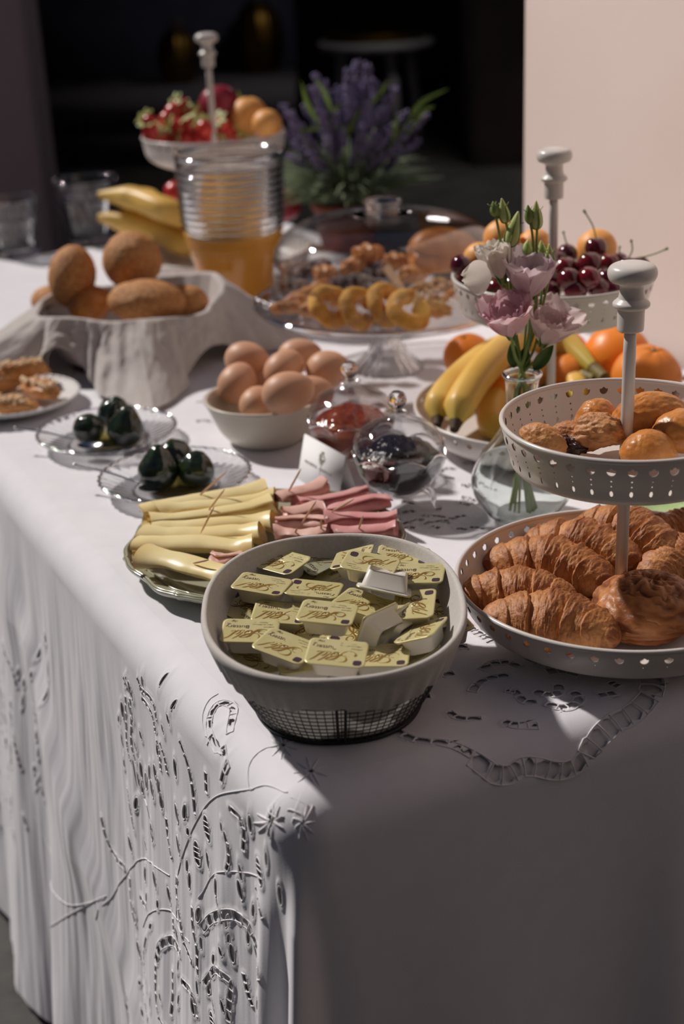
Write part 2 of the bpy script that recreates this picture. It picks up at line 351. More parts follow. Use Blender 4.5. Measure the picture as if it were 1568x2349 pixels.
CH = [([(835, 540), (875, 650), (905, 770), (925, 890)], 5, 4.6), ([(1000, 600), (985, 500), (1060, 440), (1135, 470), (1105, 560)], 6, 6), ([(1050, 590), (1040, 660), (1030, 740)], 3, 5),
 ([(600, 780), (625, 880), (650, 980)], 3, 4), ([(505, 915), (530, 1010), (560, 1090), (610, 1165)], 5, 6), ([(800, 915), (815, 1010), (840, 1100)], 4, 5), ([(955, 690), (965, 790)], 2, 5.5),
 ([(1075, 860), (1130, 920), (1140, 1000), (1140, 1070)], 4, 5), ([(1080, 1030), (1090, 1110), (1085, 1160)], 3, 4), ([(875, 1190), (885, 1290), (915, 1400), (940, 1500), (985, 1590)], 8, 5),
 ([(640, 1210), (650, 1320), (680, 1430)], 4, 4.2), ([(870, 1390), (880, 1450)], 2, 4), ([(960, 1330), (975, 1430), (1000, 1530), (1010, 1620)], 5, 5),
 ([(1005, 1440), (1040, 1390), (1110, 1370), (1170, 1420), (1200, 1490), (1240, 1580), (1270, 1680)], 11, 8), ([(820, 1600), (830, 1520), (880, 1500), (930, 1560)], 6, 8),
 ([(820, 1610), (830, 1700), (855, 1830), (900, 1920), (960, 1990)], 9, 5), ([(1040, 1700), (1080, 1630), (1140, 1690), (1145, 1780), (1150, 1880)], 8, 6), ([(1180, 1660), (1200, 1750), (1220, 1820)], 4, 6),
 ([(760, 1480), (745, 1600), (770, 1700)], 4, 3.6), ([(740, 1720), (770, 1800), (800, 1900)], 4, 5), ([(890, 1640), (900, 1740), (905, 1850)], 4, 5), ([(950, 1680), (1000, 1740), (1030, 1850)], 4, 6),
 ([(1200, 1250), (1230, 1320), (1255, 1390)], 3, 4.4), ([(700, 1300), (740, 1340)], 2, 5),
 ([(572, 330), (580, 440), (590, 560), (612, 640)], 8, 4), ([(596, 340), (606, 440), (612, 560), (636, 650)], 7, 3.6), ([(650, 340), (690, 390), (712, 450), (722, 500)], 6, 4), ([(640, 290), (700, 350), (725, 440)], 5, 4),
 ([(732, 540), (750, 600), (760, 680)], 5, 4), ([(750, 550), (775, 620), (790, 690)], 4, 4), ([(560, 240), (580, 290)], 2, 5), ([(625, 240), (650, 310)], 2, 5),
 ([(30, 80), (90, 180), (120, 290)], 6, 6), ([(200, 410), (230, 520), (245, 640), (245, 700)], 8, 6), ([(110, 400), (150, 560), (180, 680)], 7, 6), ([(0, 640), (60, 760), (100, 880), (110, 960)], 8, 7),
 ([(110, 700), (150, 880), (180, 990)], 7, 6), ([(60, 540), (30, 430), (20, 300)], 5, 6), ([(20, 200), (60, 330), (80, 450)], 5, 7)]
for pts, n, wmm in CH: chain(pts, n, wmm/1000, c5, rungs=pts[0][0] > 300)
EY = [(595, 300), (560, 400), (600, 400), (650, 850), (825, 670), (705, 700), (735, 700), (670, 770), (725, 775), (755, 765), (980, 960), (955, 1080), (775, 1210), (715, 1190), (1050, 1240), (1140, 1260), (1215, 1170), (705, 1555),
      (1090, 1890), (935, 1210), (630, 1050), (850, 890), (885, 880), (1135, 1560), (740, 980), (840, 1290), (1010, 1800), (1060, 1720), (660, 690), (690, 740), (770, 830), (870, 1040), (1165, 940), (990, 1370), (1310, 1310)]
for i, (x, y) in enumerate(EY):
    c = chart(*c5(x, y)); big = (x, y) in ((955, 1080), (1215, 1170), (980, 960), (1090, 1890)); hl, hw = (.0105, .006) if big else (.0085, .0034)
    an = rng.uniform(-.5, .5) if not big else .3; d = (math.cos(an), math.sin(an)); eyelet(c, d, hl, hw)
    cord([pos3(c[0]+d[0]*hl*1.05*math.cos(t)-d[1]*hw*1.15*math.sin(t), c[1]+d[1]*hl*1.05*math.cos(t)+d[0]*hw*1.15*math.sin(t), .0006) for t in np.linspace(0, 2*PI, 17)], .0007)
    if big:
        for o_ in (-.4, .1, .5): cord([pos3(c[0]+d[0]*hl*o_-d[1]*hw*sg, c[1]+d[1]*hl*o_+d[0]*hw*sg, .0008) for sg in (-1, 0, 1)], .0005)
rge = np.random.default_rng(77); done = [c5(x, y) for x, y in EY]
for (x0, x1, y0, y1, num, md) in ((600, 1260, 880, 1980, 48, 17), (540, 800, 250, 760, 16, 12), (0, 250, 40, 1000, 60, 14)):
    k = 0
    for _ in range(2000):
        if k >= num: break
        x, y = c5(rge.uniform(x0, x1), rge.uniform(y0, y1))
        if all((x-u)**2+(y-v)**2 > md**2 for u, v in done):
            done.append((x, y)); k += 1; c = chart(x, y); hl, hw = rge.uniform(.004, .008), rge.uniform(.0016, .0028); an = rge.uniform(-.6, .6); d = (math.cos(an), math.sin(an)); eyelet(c, d, hl, hw)
            if x0 > 100: cord([pos3(c[0]+d[0]*hl*1.05*math.cos(t)-d[1]*hw*1.15*math.sin(t), c[1]+d[1]*hl*1.05*math.cos(t)+d[0]*hw*1.15*math.sin(t), .0004) for t in np.linspace(0, 2*PI, 13)], .0005)
def vine(pts, conv, r=.0005, n=40):
    P = spl(np.array(pts, float), n); seg = []; last = None
    for j, (x, y) in enumerate(P):
        seg.append(pos3(*chart(*conv(x, y)), .0003))
    cord(seg, r)
for v in ([(870, 1240), (900, 1050), (950, 880), (1020, 800), (1150, 770)], [(1150, 770), (1190, 700), (1280, 665), (1370, 660)], [(1150, 770), (1280, 800), (1400, 870)], [(540, 1400), (600, 1230), (680, 1120), (760, 1140), (830, 1190)],
          [(980, 1290), (1030, 1180), (1120, 1170), (1240, 1210)], [(730, 1440), (760, 1370), (830, 1350), (900, 1400)], [(560, 1300), (460, 1320), (390, 1250), (300, 1100), (230, 900)], [(380, 1430), (470, 1350), (560, 1290)],
          [(885, 1210), (890, 1400), (960, 1500)], [(945, 560), (950, 470), (1000, 420), (1060, 400)], [(700, 860), (730, 960), (760, 1040)], [(620, 640), (650, 780), (700, 860)]): vine(v, c5)
for (x, y, rr) in ((649, 1711, 34), (713, 1770, 40), (682, 1868, 42), (595, 1839, 40)):
    q0 = chart(x, y); eyelet(q0, (1, 0), .0022, .0022)
    for k in range(9):
        t = k*2*PI/9+.3; P = [(x+rr*f*math.cos(t), y+rr*.85*f*math.sin(t)) for f in (.15, .4, .7, 1.0)]
        cord([pos3(*chart(*p), .0004) for p in P], np.array([.0008, .0010, .0008, .0003]))
CT = [([(90, 430), (200, 482), (370, 500), (500, 528)], 6, 7), ([(500, 540), (640, 570), (730, 572), (800, 535), (870, 532), (950, 548), (1030, 540), (1110, 490)], 9, 13),
      ([(1125, 470), (1170, 400), (1240, 350), (1330, 310), (1400, 250)], 6, 15), ([(1400, 240), (1405, 185), (1350, 110)], 3, 17),
 ([(545, 130), (600, 95), (670, 90), (735, 115)], 4, 8), ([(490, 240), (530, 190), (600, 165), (680, 155)], 4, 7), ([(680, 245), (695, 225), (730, 260), (760, 290), (820, 290)], 4, 7), ([(810, 235), (870, 255), (930, 245), (930, 200)], 4, 8),
 ([(870, 300), (940, 320), (1000, 310), (1040, 270), (1000, 240)], 5, 8), ([(850, 100), (930, 85), (1000, 95), (1060, 120)], 4, 9), ([(870, 140), (950, 130), (1040, 150)], 3, 10), ([(370, 340), (430, 375), (540, 375)], 3, 6),
 ([(650, 390), (700, 405), (760, 405), (830, 400)], 4, 7), ([(1190, 190), (1240, 215)], 2, 7), ([(1130, 260), (1220, 245)], 2, 7), ([(690, 15), (760, 20), (840, 40)], 3, 9), ([(400, 15), (470, 10)], 1, 8), ([(340, 155), (400, 145)], 1, 8),
 ([(225, 265), (280, 262)], 1, 7), ([(780, 65), (830, 90)], 1, 10), ([(1150, 120), (1230, 130)], 2, 8), ([(450, -115), (500, -70), (590, -20)], 4, 9)]
for pts, n, wmm in CT: chain(pts, n, wmm/1000, c4, True, .9)
for (x0, x1, y0, y1, num) in ((430, 700, 870, 1010, 34), (860, 1100, 1120, 1215, 22), (1000, 1130, 1060, 1130, 8)):
    for k in range(num):
        x, y = rng.uniform(x0, x1), rng.uniform(y0, y1); t = rng.uniform(-.6, .6); l = rng.uniform(16, 34)
        chain([(x, y), (x+l*.6*math.cos(t), y+l*.35*math.sin(t)-3), (x+l*1.2*math.cos(t), y+l*.5*math.sin(t))], int(rng.integers(2, 4)), .0055, lambda a, b: (a, b), k % 2 == 0)
def sdf_of(U, Vv):
    D = np.full(U.shape, .05)
    for (cu, cv, du, dv, hl, hw) in holes:
        m = (abs(U-cu) < hl+.02) & (abs(Vv-cv) < hl+.02)
        x = (U[m]-cu)*du+(Vv[m]-cv)*dv; y = -(U[m]-cu)*dv+(Vv[m]-cv)*du
        p = 3.0 if hw > .005 else 2.2
        d = ((abs(x)/hl)**p+(abs(y)/hw)**p)**(1/p)-1
        D[m] = np.minimum(D[m], d*min(hl, hw))
    return D
M['cloth'] = mat('white_cotton', (.77, .76, .80), .95, (.80, .79, .83), 40, .25, 900, sheen=.15, alpha_hole=True, dist=.0004)
M['cord'] = mat('white_thread', (.80, .78, .79), .9)
M['under'] = mat('white_underlay', (.72, .70, .72), .95)
s_ = np.concatenate([np.arange(-1.95, -.95, .008), np.arange(-.95, -.08, .002), np.arange(-.08, .1, .0015), np.arange(.1, .901, .006)])
h_ = np.concatenate([np.linspace(0, RE*PI/2, 9), RE*PI/2+np.arange(.002, .42, .0022), RE*PI/2+np.arange(.424, DROP, .006)])
S_, H_ = np.meshgrid(s_, h_, indexing='ij'); Dk = sdf_of(np.where(S_ < 0, RE-H_, S_), np.where(S_ < 0, -S_, RE-H_))
P = skirt(S_, H_); ridge = .0011*np.exp(-((Dk-.0014)/.0011)**2)
P = P+np.where((S_ < 0)[..., None], NL, NF)*ridge[..., None]
ns, nh = S_.shape
tb = np.concatenate([np.arange(0, .55, .002), np.arange(.55, .901, .008)]); ta = np.concatenate([np.arange(0, .36, .0016), np.arange(.36, .9, .0035), np.arange(.9, 1.951, .012)])
tb = RE+tb*(LB-RE)/tb[-1]; ta = RE+ta*(LA-RE)/ta[-1]
Bt, At = np.meshgrid(tb, ta, indexing='ij')
Dt = sdf_of(Bt, At); zt = .0010*np.exp(-((Dt-.0014)/.0011)**2)+.0007*fbm(np.stack([Bt*9, At*9, Bt*0], -1), 3, 3)*np.clip((np.minimum(At, Bt)-RE)*20, 0, 1)
Pt = CORNER+BX*Bt[..., None]+AX*At[..., None]; Pt[..., 2] += zt
root = mk('tablecloth', np.concatenate([Pt.reshape(-1, 3), P.reshape(-1, 3)]), np.concatenate([gridf(len(tb), len(ta)), gridf(ns, nh, off=Pt.size//3)[:, ::-1]]), M['cloth'], sdf=np.concatenate([Dt.ravel(), Dk.ravel()]))
tag(root, 'white cotton tablecloth with cutwork embroidery covering the table to the floor', 'tablecloth')
cords.build('embroidery_cord', M['cord'], root, kind='stuff')
ss = np.concatenate([np.arange(-1.95, -.8, .02), np.arange(-.8, -.1, .004), np.arange(-.1, .12, .003), np.arange(.12, .9, .01)]); hs = np.concatenate([np.linspace(0, RE*PI/2, 7), np.linspace(RE*PI/2+.01, DROP-.03, 90)])
Su, Hu = np.meshgrid(ss, hs, indexing='ij'); Pu = skirt(Su, Hu, .0016)
ub, ua = np.meshgrid(np.linspace(RE, .89, 8), np.linspace(RE, 1.94, 12), indexing='ij'); Pb = CORNER+BX*ub[..., None]+AX*ua[..., None]; Pb[..., 2] -= .0016
mk('underlay', np.concatenate([Pb.reshape(-1, 3), Pu.reshape(-1, 3)]), np.concatenate([gridf(8, 12), gridf(*Su.shape, off=96)[:, ::-1]]), M['under'], root)
mb = MB()
for (p0, p1, n) in (((LA, RC), (LA, LB), 60), ((LA, LB), (.0, LB), 90)):   # plain hanging sides at the back and by the wall
    t = np.linspace(0, 1, n)[:, None]; q = np.array(p0)*(1-t)+np.array(p1)*t; hh = np.linspace(0, DROP-.04, 12)
    X = CORNER+AX*q[:, :1]+BX*q[:, 1:]; X = X[:, None, :]+np.array([0, 0, -1.])*hh[None, :, None]; X = X+(AX if p0[0] == p1[0] else BX)*(.012*np.sin(np.linspace(0, 40, n))[:, None]*hh[None, :]+.004)[..., None]*(.5 if p0[0] != p1[0] else 1)
    mb.add(X.reshape(-1, 3), gridf(n, 12))
mb.build('hanging_side', M['under'], root)
t = thing('table', 'buffet table hidden under the white embroidered cloth', 'table', (0, 0, FZ))
def tbox(a0, a1, b0, b1, z0, z1):
    V, F = box(a0, a1, b0, b1, z0-FZ, z1-FZ); return np.array([tab(a, b, z) for a, b, z in V]), F
mk('tabletop', *tbox(.03, 1.92, .03, .87, -.04, -.012), M['wood'], t, False)
for a in (.08, 1.86):
    for b in (.08, .82): mk('leg', *tbox(a-.025, a+.025, b-.025, b+.025, FZ, -.04), M['wood'], t, False)

# ------------------------------------------------------------------ tiered enamel stands
def tulip(x, y, s=1.0):                        # signed distance-like value of the punched tulip, dots and drop below; x across, y down from tulip centre (metres)
    x = x/s; y = y/s
    body = np.maximum(np.sqrt(x**2+(y+.0005)**2*1.0)-.0046, -(y+.0038))
    body = np.maximum(body, abs(x)-.0042)
    notch = np.maximum(-(y+.0018), -9)
    saw = -(.0034+.0012*np.cos(x/.0042*PI*1.6))
    body = np.maximum(np.sqrt(x**2*1.0+(y+.0012)**2*.72)-.0044, saw-y)
    return body*s
def tier_holes(phi, dist, n, R, dots, drop, s=1.0):
    k = 2*PI/n; x = ((phi+k/2) % k-k/2)*R
    D = tulip(x, dist-.0092*s, s*.82)
    for j in range(dots): D = np.minimum(D, np.sqrt(x**2+(dist-(.0175+.0050*j)*s)**2)-.00105*s)
    if drop: D = np.minimum(D, np.sqrt((x*1.9)**2+(dist-(.0175+.0050*dots+.0022)*s)**2)-.0028*s)
    return D
def make_tier(name, Rr, Rb, Hh, n, dots, drop, parent, z, m, nphi=720, s=1.0, holes_on=True):
    """open bowl with flat floor: rim radius Rr, floor radius Rb, wall height Hh, punched with n tulips"""
    prof = spl([(Rr, Hh), (Rr*.985, Hh*.72), (Rr*.94, Hh*.36), (Rb+(Rr-Rb)*.45, Hh*.10), (Rb, .0)], 38)
    L = np.concatenate([[0], np.cumsum(np.linalg.norm(np.diff(prof, axis=0), axis=1))])
    ph = np.arange(nphi)*2*PI/nphi; mb_V = []; mb_F = []; mb_D = []; k = 0
    for side, dr in ((0, .0006), (1, -.0006)):
        q = prof.copy(); q[:, 0] += dr
        r = q[:, 0][:, None]*np.ones(nphi); zz = q[:, 1][:, None]*np.ones(nphi)
        V = np.stack([r*np.cos(ph), r*np.sin(ph), zz], -1).reshape(-1, 3)
        D = tier_holes(ph[None, :]+0*r, L[:, None]+0*r, n, Rr*.97, dots, drop, s).ravel() if holes_on else np.full(len(V), .02)
        F = gridf(len(q), nphi, False, True); F = F if side else F[:, ::-1]
        mb_V.append(V); mb_F.append(F+k); mb_D.append(D); k += len(V)
    V = np.concatenate(mb_V); bw = mk('bowl_wall', V, np.concatenate(mb_F), m, parent, sdf=np.concatenate(mb_D)); bw.location.z = z
    V, F = lathe([(0, .0012), (Rb*.98, .0012), (Rb+.0006, .0008), (Rb+.0006, -.0006), (Rb*.98, -.0012), (0, -.0012)], 96)
    fl = mk('bowl_floor', V, F, M['creampole'], parent); fl.location.z = z
    a = np.arange(200)*2*PI/200; V, F = tube(np.stack([Rr*np.cos(a), Rr*np.sin(a), 0*a], 1), .0021, 10, closed=True)
    F = [gridf(200, 10, True, True)]; rm = mk('rolled_rim', V, F, M['creampole'], parent); rm.location.z = z+Hh
def make_stand(name, label, loc, tiers, ztop, n_low=1, rz=0, group='white enamel tiered stands'):
    t = thing(name, label, 'cake stand', loc, rz, group)
    V, F = lathe([(0, .010), (.03, .010), (.034, .004), (.033, 0), (0, 0)], 48); mk('foot', V, F, M['creampole'], t)
    for (Rr, Rb, Hh, z, n, dots, drop, s) in tiers: make_tier('tier', Rr, Rb, Hh, n, dots, drop, t, z, M['cream'], s=s)
    V, F = lathe([(0, .01), (.0052, .01), (.0052, ztop-.075), (.0045, ztop-.045), (0, ztop-.045)], 32); mk('pole', V, F, M['creampole'], t)
    kp = spl([(.0060, -.046), (.0095, -.0452), (.0106, -.043), (.0108, -.0285), (.0112, -.0272), (.0143, -.0255), (.0146, -.0225), (.0118, -.0198), (.0104, -.018), (.0096, -.011), (.0110, -.0075), (.0175, -.0045), (.0196, .0015), (.0172, .0068), (.010, .0095), (0, .0102)], 90)
    V, F = lathe(kp, 48); k = mk('knob', V, F, M['creampole'], t); k.location.z = ztop-.012
    return t
FS = at(1424, 1317, .05); FS.z = 0
front = make_stand('cake_stand', 'white enamel two tier stand with croissants, front right', FS, [(.140, .108, .036, .014, 46, 1, False, .95), (.102, .086, .041, .150, 40, 2, True, 1.0)], .322)
BS = at(1262, 930, .04); BS.z = 0
back = make_stand('cake_stand', 'white enamel stand holding cherries above oranges and bananas', BS, [(.158, .120, .036, .008, 48, 1, False, .95), (.112, .092, .044, .152, 42, 2, True, 1.0)], .338, rz=.3)
LS = at(510, 575, .04); LS.z = 0
far = make_stand('cake_stand', 'white enamel stand holding strawberries, beside the juice jug', LS, [(.158, .12, .036, .008, 48, 1, False, .95), (.122, .072, .052, .190, 40, 2, True, 1.0)], .409, rz=.8)

# ------------------------------------------------------------------ pastry shapes
def croissant(name, label, loc, rz, length=.115, r=.024, bend=.9, seed=0, rot=(0, 0), layers=3.1, group='croissants on the front stand'):
    nt_, nph = 190, 96; t = np.linspace(-1, 1, nt_); ph = np.arange(nph)*2*PI/nph
    Rc = length/2/math.sin(bend/1.0) if bend > .05 else 99
    cxy = np.stack([Rc*np.sin(t*bend), Rc*np.cos(t*bend)-Rc*math.cos(bend*.5), 0*t], 1)
    T, N, B = frames(cxy); env = (1-np.abs(t)**2.0)**.62*.86+.14*(1-np.abs(t)**8)
    A, Ph = np.meshgrid(t, ph, indexing='ij')
    ww = np.abs(A)*layers+.10*np.sin(Ph*2+seed)+.16*np.cos(Ph-.6*np.sign(A))+.06*fbm(np.stack([A*3, np.cos(Ph), np.sin(Ph)+seed], -1), 2, seed)
    fr = ww-np.floor(ww); step = np.where(fr < .90, 1-.72*fr**1.5, (1-.72*.854)+(fr-.90)/.10*.615)
    rr = r*env[:, None]*(1+.30*(step-.6)*np.clip(1.3-np.abs(A), 0, 1))
    Q = np.stack([A*length*60, np.cos(Ph)*1.6+seed*3, np.sin(Ph)*1.6], -1); fl = fbm(Q, 3, seed+3)
    fine = fbm(np.stack([A*length*420+2.5*fl, np.cos(Ph)*5+seed, np.sin(Ph)*5], -1), 3, seed+11)
    rr = rr*(1+.065*fl+.020*fine*(.35+env[:, None]))
    P = cxy[:, None]+(N[:, None]*(np.sin(Ph)*.86)[..., None]+B[:, None]*np.cos(Ph)[..., None])*rr[..., None]
    P[..., 2] = np.maximum(P[..., 2], -r*.52)+r*.52
    br = np.clip(.28+.65*(step-.55)+.3*fine+.35*fl+.45*(np.abs(A) > .86)-.25*(fr > .88), 0, 1)
    return tag(mk_c(name, P.reshape(-1, 3), gridf(nt_, nph, False, True)[:, ::-1], M['croissant'], loc, (rot[0], rot[1], rz), br.ravel()), label, 'croissant', group)
def mk_c(name, V, F, m, loc, rot, br=None):
    o = mk(name, V, F, m, attr={'brown': br} if br is not None else None); o.location = loc; o.rotation_euler = rot; return o
ZL = .0165
for i, (px, py, z, rz, ln, r, bd, sd, rx, ry, lb) in enumerate((
    (1262, 1310, .016, -28, .122, .0285, .55, 1, 0, 0, 'large croissant lying left of the pole, tip pointing at it'),
    (1340, 1262, .024, -38, .122, .027, .5, 2, 0, -.1, 'croissant behind the large one, directly left of the pole'),
    (1440, 1235, .034, -42, .105, .027, .45, 3, 0, .1, 'rearmost croissant, behind the pole under the upper tier'),
    (1188, 1365, .014, -12, .105, .024, .5, 4, 0, 0, 'smaller croissant at the left rim of the lower tier'),
    (1262, 1440, .015, -22, .118, .028, .55, 5, 0, .0, 'croissant nearest the camera, beside the coiled pastry'),
    (1568, 1235, .016, 5, .100, .026, .5, 6, 0, 0, 'croissant at the right behind the pole, near the rim'),
    (1560, 1290, .020, 35, .110, .025, .6, 7, 0, 0, 'croissant right of the pole, behind the coiled pastry'))):
    p = at(px, py, z+.012); croissant('croissant', lb, (p.x, p.y, z), R_(rz), ln, r, bd, sd, (rx, ry))
# coiled phyllo pastry
def coil(name, label, loc, Rmax, rr, turns, seed, m, hgt=.018, cat='pastry', rz=0):
    n, k = 520, 56; t = np.linspace(0, 1, n); ang = t*turns*2*PI; rad = .006+(Rmax-rr-.006)*t**.85
    P = np.stack([rad*np.cos(ang), rad*np.sin(ang), rr*.9+hgt*(1-t)**.9], 1)
    T, N, B = frames(P); ph = np.arange(k)*2*PI/k; A, Ph = np.meshgrid(t, ph, indexing='ij')
    X = P[:, None, :]*70; q = np.broadcast_to(X, A.shape+(3,))+np.stack([np.cos(Ph), np.sin(Ph), 0*Ph], -1)*1.1
    w1 = fbm(q, 3, seed); ridge = 1-np.abs(fbm(np.stack([A*34, np.cos(Ph)*2.4, np.sin(Ph)*2.4], -1), 3, seed+5))*1.8
    r = rr*(1+.10*w1+.13*ridge)*np.minimum(1, .35+6*np.minimum(t, 1-t))[:, None]
    V = P[:, None]+(N[:, None]*np.sin(Ph)[..., None]+B[:, None]*(np.cos(Ph)*1.12)[..., None])*r[..., None]; V[..., 2] = np.maximum(V[..., 2], 0)
    o = mk_c(name, V.reshape(-1, 3), gridf(n, k, False, True)[:, ::-1], m, loc, (0, 0, rz), np.clip(.5-.8*(ridge-.5)+.4*w1, 0, 1).ravel()); return tag(o, label, cat)
p = at(1487, 1405, .03); coil('coiled_pastry', 'glossy coiled phyllo pastry at the front of the lower tier', (p.x, p.y, ZL), .0500, .0155, 2.7, 3, M['phyllo'], .020, rz=1.2)
def bun(name, label, px, py, z, rx, ry, rz_, m, rot=(0, 0, 0), seed=0, cat='bread roll', group=None, rough=.03, zc=None, nf=9, flat=.55):
    fn = lambda D: 1+rough*fbm(D*nf*.35+seed, 4, seed)+rough*.35*fbm(D*nf+seed, 3, seed+2)
    V, F = blob(rx, ry, rz_, 88, 56, fn); V[:, 2] = np.where(V[:, 2] < 0, V[:, 2]*flat, V[:, 2])
    z0 = z if zc is None else zc; p = at(px, py, z0)
    return tag(mk_c(name, V, F, m, (p.x, p.y, z0), tuple(R_(a) for a in rot)), label, cat, group)
G2 = 'small baked goods on the upper tier'
bun('bread_roll', 'small crusty roll at the left rim of the upper tier', 1245, 1012, .172, .0215, .013, .014, M['croissant'], (0, 18, -32), 3, group=G2, rough=.06)
bun('bread_roll', 'round browned roll behind the torn chocolate pastry', 1368, 968, .178, .019, .017, .020, M['brioche'], (0, 0, 20), 5, group=G2, rough=.04)
bun('bread_roll', 'long glazed roll standing behind the pole on the upper tier', 1492, 965, .182, .034, .020, .024, M['brioche'], (0, 0, 8), 6, group=G2, rough=.04)
bun('bread_roll', 'small round bun right of the pole at the front rim', 1487, 1040, .168, .0235, .020, .0200, M['brioche'], (0, 0, 10), 7, group=G2)
bun('bread_roll', 'shiny glazed bun at the right edge of the upper tier', 1562, 1000, .176, .026, .024, .022, M['brioche'], (0, 0, 0), 8, group=G2)
tp = thing('torn_pastry', 'torn pastry showing dark chocolate filling on the upper tier', 'pastry', at(1345, 1000, .172), R_(-35), G2)
V, F = blob(.036, .0175, .0185, 96, 60, lambda D: 1+.10*fbm(D*2.2+3, 4, 3)+.05*fbm(D*9, 3, 5)-.28*np.exp(-((D[:, 0]+.35)/.16)**2)*(D[:, 2]*.4-D[:, 1]*.8 > -.2)); V[:, 2] = np.where(V[:, 2] < 0, V[:, 2]*.7, V[:, 2])
V[:, 2] += .006*np.sin(V[:, 0]/.036*1.5); mk('crust', V, F, M['croissant'], tp, attr={'brown': np.clip(.35+fbm(V*90, 3, 4)*.5, 0, 1)})
V, F = blob(.018, .0100, .008, 50, 30, lambda D: 1+.2*fbm(D*5, 3, 8)); mk('filling', xf(V, (-.010, -.013, -.005)), F, M['choco'], tp)

# ------------------------------------------------------------------ butter basket
BK = np.array(at(764, 1382, .080)); BKx, BKy = float(BK[0]), float(BK[1])
def sup(ph, a, b, p=2.35):
    c, s = np.cos(ph), np.sin(ph); r = (abs(c/a)**p+abs(s/b)**p)**(-1/p); return np.stack([r*c, r*s], -1)
BH = .080; brz = R_(1.5)
t = thing('wire_basket', 'dark wire basket lined with linen, full of butter portions', 'basket', (BKx, BKy, 0), brz)
def bpt(ph, z, grow=0.):                              # basket wall point
    f = z/BH; a = .064+(.1005-.064)*f**.8; b = .078+(.126-.078)*f**.8
    q = sup(ph, a+grow, b+grow); return np.concatenate([q, np.broadcast_to(np.asarray(z, float), q.shape[:-1])[..., None]], -1)
mbw = MB(); ph = np.linspace(0, 2*PI, 97)[:-1]
for z in np.linspace(.003, .076, 16):
    P = bpt(ph, z); V, F = tube(P, .00042, 5, closed=True); mbw.add(V, [gridf(96, 5, True, True)])
for a in np.linspace(0, 2*PI, 109)[:-1]:
    zz = np.linspace(.002, .077, 9); P = np.array([bpt(np.array(a), z_) for z_ in zz]); mbw.add(*tube(P, .00042, 5))
for k in range(-9, 10):
    x = k*.0065; yy = .078*max(0, 1-(abs(x)/.064)**2.35)**(1/2.35); mbw.add(*tube([(x, -yy, .0018), (x, yy, .0018)], .0004, 5))
for k in range(-11, 12):
    y = k*.0068; xx = .064*max(0, 1-(abs(y)/.078)**2.35)**(1/2.35); mbw.add(*tube([(-xx, y, .0018), (xx, y, .0018)], .0004, 5))
mbw.build('wire_mesh', M['wire'], t)
V, F = tube(bpt(ph, .0025, .0006), .0021, 8, closed=True); mk('base_ring', V, [gridf(96, 8, True, True)], M['wire'], t)
V, F = tube(bpt(ph, BH-.001), .0020, 8, closed=True); mk('rim_wire', V, [gridf(96, 8, True, True)], M['wire'], t)
for a in (-PI/2-.03, -PI/2+.03, PI/2, 0, PI): mk('strap', *tube([bpt(np.array(a), z_, .0008) for z_ in np.linspace(.003, .075, 8)], .0013, 6), M['wire'], t)
phl = np.linspace(0, 2*PI, 361)[:-1]; rows = []      # liner: from floor, up inside, over the rim, down outside with gathered edge
for f in np.linspace(0.0, 1, 8): q = bpt(phl, .004, -.003); q[:, :2] *= f; rows.append(q)
for z in np.linspace(.008, .078, 16): rows.append(bpt(phl, z, -.0024))
for an in np.linspace(0, PI, 8)[1:]: q = bpt(phl, BH, -.0028*math.cos(an)+.0006); q[:, 2] += .0036*math.sin(an); rows.append(q)
for j, z in enumerate(np.linspace(.076, .048, 14)):
    dz = .003*np.sin(phl*7+1)+.0015*np.sin(phl*31); wv = .0012*np.sin(phl*60+2*np.sin(phl*9))*(j/13)
    q = np.array([bpt(np.array(a), zz_, .0042+w_) for a, zz_, w_ in zip(phl, np.clip(z+dz*(j/13), .01, .079), wv)]); rows.append(q)
Vl = np.stack(rows); lo = mk('fabric_liner', Vl.reshape(-1, 3), gridf(len(rows), 360, False, True)[:, ::-1], M['liner'], t)
# butter portions -----------------------------------------------------------
def rrect(w_, h_, r, n=6):
    pts = []
    for cx_, cy_, a0 in ((w_/2-r, h_/2-r, 0), (-w_/2+r, h_/2-r, 90), (-w_/2+r, -h_/2+r, 180), (w_/2-r, -h_/2+r, 270)):
        for k in range(n): a = R_(a0+90*k/(n-1)); pts.append((cx_+r*math.cos(a), cy_+r*math.sin(a)))
    return np.array(pts)
def loft(rings):                                      # rings (k,n,3) closed loops, capped by fans
    Rg = np.array(rings); k, n = Rg.shape[:2]; V = Rg.reshape(-1, 3); V = np.concatenate([V, Rg[:1].mean(1), Rg[-1:].mean(1)])
    j = np.arange(n); F = [gridf(k, n, False, True), np.stack([j, (j+1) % n, np.full(n, k*n)], 1)[:, ::-1], np.stack([(k-1)*n+j, (k-1)*n+(j+1) % n, np.full(n, k*n+1)], 1)]
    return V, F
LW, LH = .0450, .0335
def ring(w_, h_, r, z): q = rrect(w_, h_, r); return np.concatenate([q, np.full((len(q), 1), z)], 1)
tubV, tubF = loft([ring(LW-.016, LH-.015, .004, -.0135), ring(LW-.013, LH-.012, .005, -.0128), ring(LW-.008, LH-.008, .005, -.001), ring(LW-.002, LH-.002, .005, -.0006), ring(LW-.001, LH-.001, .005, .0)])
def lid_h(x, y, sd): return .00035*fbm(np.stack([x*130, y*130, 0*x+sd*5], -1), 3, sd)+.0012*(x/LW*2)**2*(y/LH*2)**2
